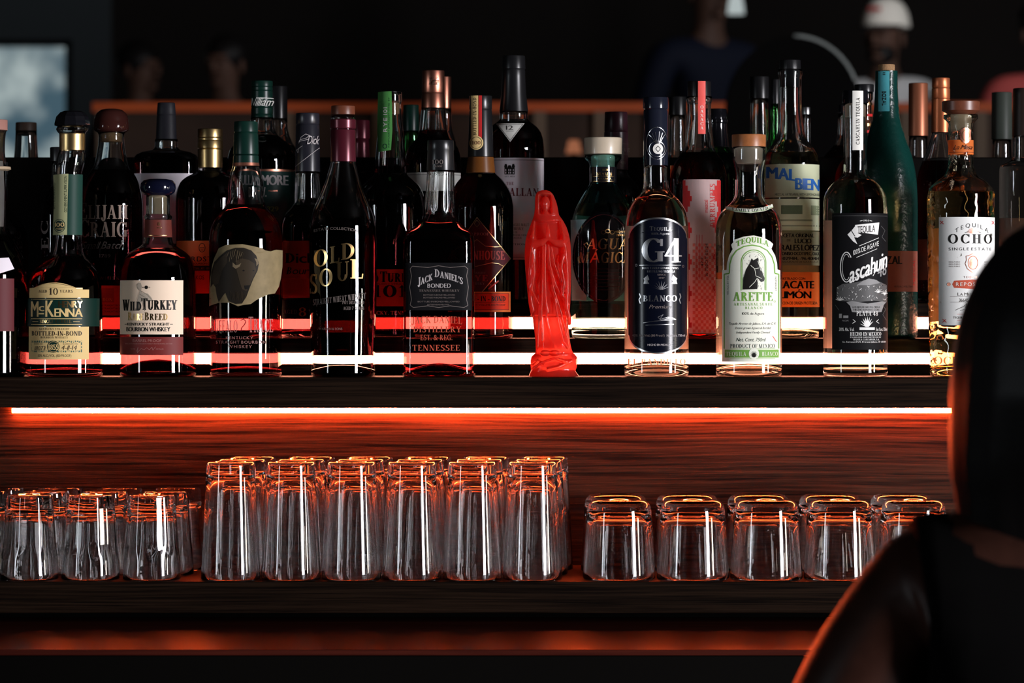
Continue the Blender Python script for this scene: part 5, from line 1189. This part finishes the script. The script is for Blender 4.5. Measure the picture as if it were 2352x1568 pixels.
# others, dim
yb = 9.0
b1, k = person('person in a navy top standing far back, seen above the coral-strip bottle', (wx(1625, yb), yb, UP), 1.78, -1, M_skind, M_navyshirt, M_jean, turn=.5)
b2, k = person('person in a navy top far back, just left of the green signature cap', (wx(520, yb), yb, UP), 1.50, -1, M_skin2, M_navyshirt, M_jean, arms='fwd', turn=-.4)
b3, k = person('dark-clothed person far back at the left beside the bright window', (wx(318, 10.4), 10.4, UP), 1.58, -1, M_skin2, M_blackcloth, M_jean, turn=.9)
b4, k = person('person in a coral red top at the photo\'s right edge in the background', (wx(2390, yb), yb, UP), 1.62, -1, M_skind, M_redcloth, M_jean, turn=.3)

# silhouetted person at the right, back to the camera
yp = -1.25; sp = sc(yp)
def S(px, py, dy=0): return Vector((wx(px, yp), yp + dy, wz(py, yp)))
hx = wx(2478, yp)
def jn(x, y, z, r, r2=None): return (x - hx, y - yp, z, r) + ((r2,) if r2 else ())
J = [jn(hx, yp, .86, .135, .10), jn(hx, yp, 1.00, .115, .09), jn(hx, yp, 1.12, .125, .095), jn(hx, yp, 1.262, .085, .07), jn(hx, yp, 1.315, .050, .05), jn(hx, yp + .01, 1.34, .052, .06), jn(hx, yp + .02, 1.41, .066, .082), jn(hx, yp + .015, 1.46, .060, .078), jn(hx, yp + .01, 1.487, .035, .05)]
E = [(i, i + 1) for i in range(8)]
for sx in (-1, 1):
    n = len(J); J += [jn(hx + .118 * sx, yp, 1.236, .050), jn(hx + .170 * sx, yp, 1.160, .055), jn(hx + .250 * sx, yp + .03, .92, .044), jn(hx + .20 * sx, yp + .20, .78, .027), jn(hx + .19 * sx, yp + .25, .76, .034, .022)]
    E += [(3, n), (n, n + 1), (n + 1, n + 2), (n + 2, n + 3), (n + 3, n + 4)]
    for off, ln in ((-.026, .07), (-.009, .08), (.009, .076), (.026, .06)):
        w = len(J); J += [jn(hx + .19 * sx + off, yp + .285, .75, .0095), jn(hx + .188 * sx + off, yp + .285 + ln * .5, .742, .0088), jn(hx + .186 * sx + off, yp + .285 + ln * .9, .722, .007)]; E += [(n + 4, w), (w, w + 1), (w + 1, w + 2)]
    w = len(J); J += [jn(hx + .19 * sx - .036 * sx, yp + .25, .76, .011), jn(hx + .19 * sx - .052 * sx, yp + .29, .755, .009)]; E += [(n + 3, w), (w, w + 1)]
    n = len(J); J += [jn(hx + .085 * sx, yp, .78, .09), jn(hx + .09 * sx, yp + .01, .44, .056), jn(hx + .09 * sx, yp, .27, .05), jn(hx + .09 * sx, yp - .01, .085, .036), jn(hx + .095 * sx, yp + .06, .045, .04, .032), jn(hx + .10 * sx, yp + .14, .03, .034, .022)]
    E += [(0, n), (n, n + 1), (n + 1, n + 2), (n + 2, n + 3), (n + 3, n + 4), (n + 4, n + 5)]
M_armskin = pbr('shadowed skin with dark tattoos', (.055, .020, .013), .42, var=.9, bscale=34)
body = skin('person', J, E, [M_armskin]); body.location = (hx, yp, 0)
import bmesh
mb = MB()
for c, r in (((0, .118, 1.40), (.013, .02, .022)), ((0, .105, 1.365), (.024, .01, .007)), ((-.03, .1, 1.425), (.013, .01, .008)), ((.03, .1, 1.425), (.013, .01, .008)), ((-.075, .01, 1.405), (.01, .02, .03)), ((.075, .01, 1.405), (.01, .02, .03))): mb.ball(c, r, 12, 8)
bm = bmesh.new(); bm.from_mesh(body.data); f2 = mesh('tmpf', mb.v, mb.f, [M_armskin]); bm.from_mesh(f2); bm.to_mesh(body.data); bm.free(); bpy.data.meshes.remove(f2)
body.data.polygons.foreach_set('use_smooth', [True] * len(body.data.polygons))
tag(body, 'dark silhouetted person with long hair and bare tattooed arm, back turned, in the right foreground', 'person')
def grow2(idx, ed, g, name, m):
    jj = [tuple(list(J[i][:3]) + [q + g for q in J[i][3:]]) for i in idx]; mp = {a: i for i, a in enumerate(idx)}
    return skin(name, jj, [(mp[a], mp[c]) for a, c in ed], [m], 2, body)
grow2([0, 1, 2, 3, 9, 34], [(0, 1), (1, 2), (2, 3), (3, 9), (3, 34)], .014, 'vest_top', M_blackcloth)
lg0 = 9 + 5 + 12 + 2; lg1 = lg0 + 6 + 19
grow2([0, lg0, lg0 + 1, lg0 + 2, lg0 + 3, lg1, lg1 + 1, lg1 + 2, lg1 + 3], [(0, lg0), (lg0, lg0 + 1), (lg0 + 1, lg0 + 2), (lg0 + 2, lg0 + 3), (0, lg1), (lg1, lg1 + 1), (lg1 + 1, lg1 + 2), (lg1 + 2, lg1 + 3)], .015, 'trousers', M_jean)
# hair: half-widths read off the silhouette
HP = [(492, 6), (496, 50), (505, 92), (530, 150), (580, 200), (650, 246), (740, 281), (830, 297), (940, 303), (1040, 303), (1085, 300), (1130, 292), (1180, 284), (1240, 270)]
V = []; Fc = []; N = 64; HF = pchip(HP); hp = [492, 494, 497, 502, 510, 520] + list(range(535, 1240, 15)) + [1240]
for py in hp:
    a = HF(py) * sp; bdep = a * 1.05 if py < 900 else a * (1.05 - .5 * (py - 900) / 340)
    for j in range(N):
        t = 2 * PI * j / N; w = 1 + (.012 * math.cos(21 * t) + .008 * math.cos(34 * t + 1)) * min(1, max(0, (py - 560) / 200))
        yy = bdep * math.sin(t) * w
        if py > 640 and math.sin(t) > 0: yy *= .25      # open at the face
        V.append((a * math.cos(t) * w, yy - .012, wz(py, yp)))
for i in range(len(hp) - 1):
    for j in range(N): Fc.append((i * N + j, (i + 1) * N + j, (i + 1) * N + (j + 1) % N, i * N + (j + 1) % N))
Fc.append(tuple(range(N))); Fc.append(tuple((len(hp) - 1) * N + j for j in range(N))[::-1])
link('hair', mesh('hair', V, Fc, M_hairb), body)

# ================================================================== ROOM
def struct(name, x0, x1, y0, y1, z0, z1, m):
    mb = MB(); mb.box(x0, x1, y0, y1, z0, z1); o = mb.obj(name, m); o['kind'] = 'structure'; return o
M_walld = pbr('dark brown wall', (.007, .005, .004), .8, var=.4, bscale=3); M_wallg = pbr('blue grey wall', (.035, .044, .048), .8, var=.3, bscale=2)
struct('floor', -7, 7, -6, 7.5, -.1, 0, woodmat('floor boards', (.010, .007, .005), (.03, .02, .014)))
struct('floor_raised', -7, 7, 7.5, 14, -.1, UP, woodmat('upper floor boards', (.010, .007, .005), (.03, .02, .014)))
struct('ceiling', -7, 7, -6, 14, 4.2, 4.3, M_walld)
struct('wall_left', -7.1, -7, -6, 14, -.1, 4.3, M_walld); struct('wall_right', 7, 7.1, -6, 14, -.1, 4.3, M_walld)
struct('wall_front', -7, 7, -6.1, -6, -.1, 4.3, M_walld)
yw = 13.0; sw = sc(yw)
WX0, WX1, WZ0, WZ1 = wx(-260, yw), wx(165, yw), wz(420, yw), wz(92, yw)
bw = MB(); bw.box(-7, WX0, yw, yw + .12, -.1, 4.3); bw.box(WX1, wx(256, yw), yw, yw + .12, -.1, 4.3); bw.box(WX0, WX1, yw, yw + .12, WZ1, 4.3); bw.box(WX0, WX1, yw, yw + .12, -.1, WZ0); bw.box(wx(256, yw), 7, yw, yw + .12, -.1, 4.3, 1)
o = bw.obj('wall_back', [M_wallg, M_walld]); o['kind'] = 'structure'
# window with an overcast street outside
m, nt, out = newmat('overcast daylight pane'); N_ = nt.nodes.new; L_ = nt.links.new
tc = N_('ShaderNodeTexCoord'); nz = N_('ShaderNodeTexNoise'); nz.inputs['Scale'].default_value = 3.4; nz.inputs['Detail'].default_value = 3; L_(tc.outputs['Object'], nz.inputs['Vector'])
cr = N_('ShaderNodeValToRGB'); cr.color_ramp.elements[0].position = .42; cr.color_ramp.elements[0].color = (.07, .13, .17, 1); cr.color_ramp.elements[1].position = .58; cr.color_ramp.elements[1].color = (.48, .57, .57, 1); L_(nz.outputs['Fac'], cr.inputs[0])
em = N_('ShaderNodeEmission'); em.inputs[1].default_value = .75; L_(cr.outputs[0], em.inputs[0]); L_(em.outputs[0], out.inputs[0])
mb = MB(); mb.box(WX0, WX1, yw + .06, yw + .07, WZ0, WZ1); win = mb.obj('window_1', m); win['kind'] = 'structure'
mb = MB()
for x in (WX0, WX1 - .03): mb.box(x, x + .03, yw - .02, yw + .06, WZ0, WZ1)
mb.box(WX0, WX1, yw - .02, yw + .06, WZ0, WZ0 + .03); mb.box(WX0, WX1, yw - .02, yw + .06, WZ1 - .03, WZ1)
mb.obj('window_frame', M_black, win)
# panelled partition with orange-lit rail
yq = 6.5; sq = sc(yq)
root = empty('panelled_partition', (0, yq, 0), 'panelled wooden partition with orange-lit top rail across the dark background', 'partition')
mb = MB(); mb.box(wx(215, yq), 3, 0, .03, 0, wz(256, yq)); mb.obj('panel', pbr('umber panel', (.040, .022, .014), .7, var=.8, bscale=3), root)
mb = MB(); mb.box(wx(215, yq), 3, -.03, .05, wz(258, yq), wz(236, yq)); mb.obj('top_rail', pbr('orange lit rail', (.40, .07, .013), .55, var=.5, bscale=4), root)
for px in (240, 660, 872, 1240, 1378, 1500, 1690, 2080, 2250):
    x = wx(px, yq); mb = MB(); mb.box(x - .018, x + .018, -.035, .0, 0, wz(257, yq)); mb.obj('post', pbr('grey brown post', (.09, .065, .045), .7), root)
# high-backed black chair
yc = 4.5; s4 = sc(yc)
root = empty('lounge_chair', (wx(1820, yc), yc, 0), 'black rounded high-back chair with pale piping left of the man in the cap', 'chair')
P = []
for i in range(25):
    a = PI * i / 24; P.append((152 * s4 * math.cos(a), wz(250, yc) + (165 * s4) * math.sin(a)))
V = [(x, -.04, z) for x, z in P] + [(x, .05, z) for x, z in P]; V += [(P[0][0], -.04, .5), (P[-1][0], -.04, .5), (P[0][0], .05, .5), (P[-1][0], .05, .5)]
n = 25; Fc = [tuple(list(range(n)) + [51, 50]), tuple([52, 53] + list(range(2 * n - 1, n - 1, -1)))] + [(i, i + n, i + n + 1, i + 1) for i in range(n - 1)]
Fc += [(0, 50, 52, 25), (24, 49, 53, 51), (50, 51, 53, 52)]
mb = MB(); mb.add(V, Fc); mb.obj('backrest', M_blackcloth, root)
mb = MB(); mb.tube([(x, -.042, z) for x, z in P[3:13]], .004, 8); mb.obj('highlight', pbr('pale grey piping', (.22, .24, .23), .4), root, True)  # rim highlight modelled as a pale tube along the edge
mb = MB(); mb.box(-.16, .16, -.45, .05, .42, .52); mb.obj('seat', M_blackcloth, root, bevel=.02)
for x in (-.13, .13):
    for y in (-.40, .0): mb = MB(); mb.tube([(x, y, .42), (x * 1.1, y, 0)], [.018, .012], 10); mb.obj('leg', M_black, root, True)
# small hanging lamp glimpsed at the top edge
yl = 8.5
root = empty('pendant_lamp', (wx(1690, yl), yl, wz(32, yl)), 'small pale pendant lamp glimpsed at the photo\'s top edge', 'lamp')
mb = MB(); mb.tube([(0, 0, .0), (0, 0, .035), (0, 0, .10)], [.030, .026, .012], 20); mb.obj('lamp_shade', emis('frosted lamp glow', (.75, .85, .85), .55), root, True)
mb = MB(); mb.tube([(0, 0, .10), (0, 0, 4.2 - wz(32, yl))], .003, 6); mb.obj('cord', M_black, root)
# small glowing cone on a stand, for the warm blob behind the statuette
yl = 6.0
root = empty('warm_spot', (wx(1318, yl), yl, 0), 'blurred warm glowing spot between the statuette and the beige stopper', 'lamp')
mb = MB(); mb.tube([(0, 0, wz(352, yl)), (0, 0, wz(322, yl))], [.022, .014], 16); mb.obj('lamp_shade', emis('peach spot glow', (1, .36, .18), .30), root, True)
mb = MB(); mb.tube([(0, 0, 0), (0, 0, .02), (0, 0, .021), (0, 0, wz(352, yl))], [.09, .09, .009, .009], 16); mb.obj('stand', M_black, root, True)

# ================================================================== LIGHTS
def area(name, loc, target, sx, sy, power, col):
    l = bpy.data.lights.new(name, 'AREA'); l.shape = 'RECTANGLE'; l.size = sx; l.size_y = sy; l.energy = power; l.color = col
    o = bpy.data.objects.new(name, l); COL.objects.link(o); o.location = loc
    o.rotation_euler = (Vector(target) - Vector(loc)).to_track_quat('-Z', 'Y').to_euler(); return o
area('window_daylight_right', (5.4, -4.5, 1.42), (.45, 0, 1.35), 1.25, 2.7, 640, (.97, .95, 1.0))
area('window_daylight_left', (-4.6, -3.2, 1.45), (-.4, 0, 1.35), .45, 1.7, 34, (.85, .93, 1.0))
area('near_right_fill', (2.6, -1.0, 1.15), (.7, .1, 1.2), .25, .5, 11, (1.0, .90, .78))  # fill lamp added to bring out brown wood at the right
area('man_light', (wx(2052, 9.7) + 1.5, 7.0, 3.4), (wx(2052, 9.7), 9.7, 2.4), .5, .5, 30, (.95, .97, 1.0))
area('room_glow', (-2.0, 5.0, 3.6), (0, 9, 2), 1.0, 1.0, 1.6, (1.0, .75, .55))
area('rail_glow', (.2, 5.6, 2.6), (.1, 6.5, 1.95), 1.8, .1, 1.3, (1.0, .45, .18))
w = bpy.data.worlds.new('room ambience'); scene.world = w; w.use_nodes = True
w.node_tree.nodes['Background'].inputs[0].default_value = (.6, .7, .8, 1); w.node_tree.nodes['Background'].inputs[1].default_value = .001

# small pieces belong to the part they sit in or are printed on
for o in list(bpy.data.objects):
    if o.parent is None: continue
    k = o.name.split('.')[0]
    want = {'stopper_plug': ('stopper', 'cap'), 'cork': ('stopper', 'cap'), 'signature': ('cap',), 'cap_print': ('cap',), 'capsule_print': ('cap',), 'neck_print': ('neck_label', 'cap'), 'crest_seal': ('neck_label',)}.get(k)
    if not want: continue
    for s_ in o.parent.children:
        if s_ is not o and s_.name.split('.')[0] in want: o.parent = s_; break

# ================================================================== CAMERA
cd = bpy.data.cameras.new('camera'); cam = bpy.data.objects.new('camera', cd); COL.objects.link(cam)
cam.location = (0, CAMY, CAMZ); cam.rotation_euler = (PI / 2, 0, 0)
cd.sensor_width = 36; cd.lens = 36 * F / 2352; cd.shift_y = -84 / 2352
cd.dof.use_dof = True; cd.dof.focus_distance = 3.985; cd.dof.aperture_fstop = cd.lens / 1000 / .0155
cd.clip_start = .05
scene.camera = cam
scene.view_settings.view_transform = 'Standard'; scene.view_settings.look = 'None'
cy = scene.cycles
cy.max_bounces = 24; cy.transmission_bounces = 22; cy.glossy_bounces = 8; cy.diffuse_bounces = 6; cy.transparent_max_bounces = 8
cy.sample_clamp_indirect = 6; cy.use_denoising = True; cy.blur_glossy = .1
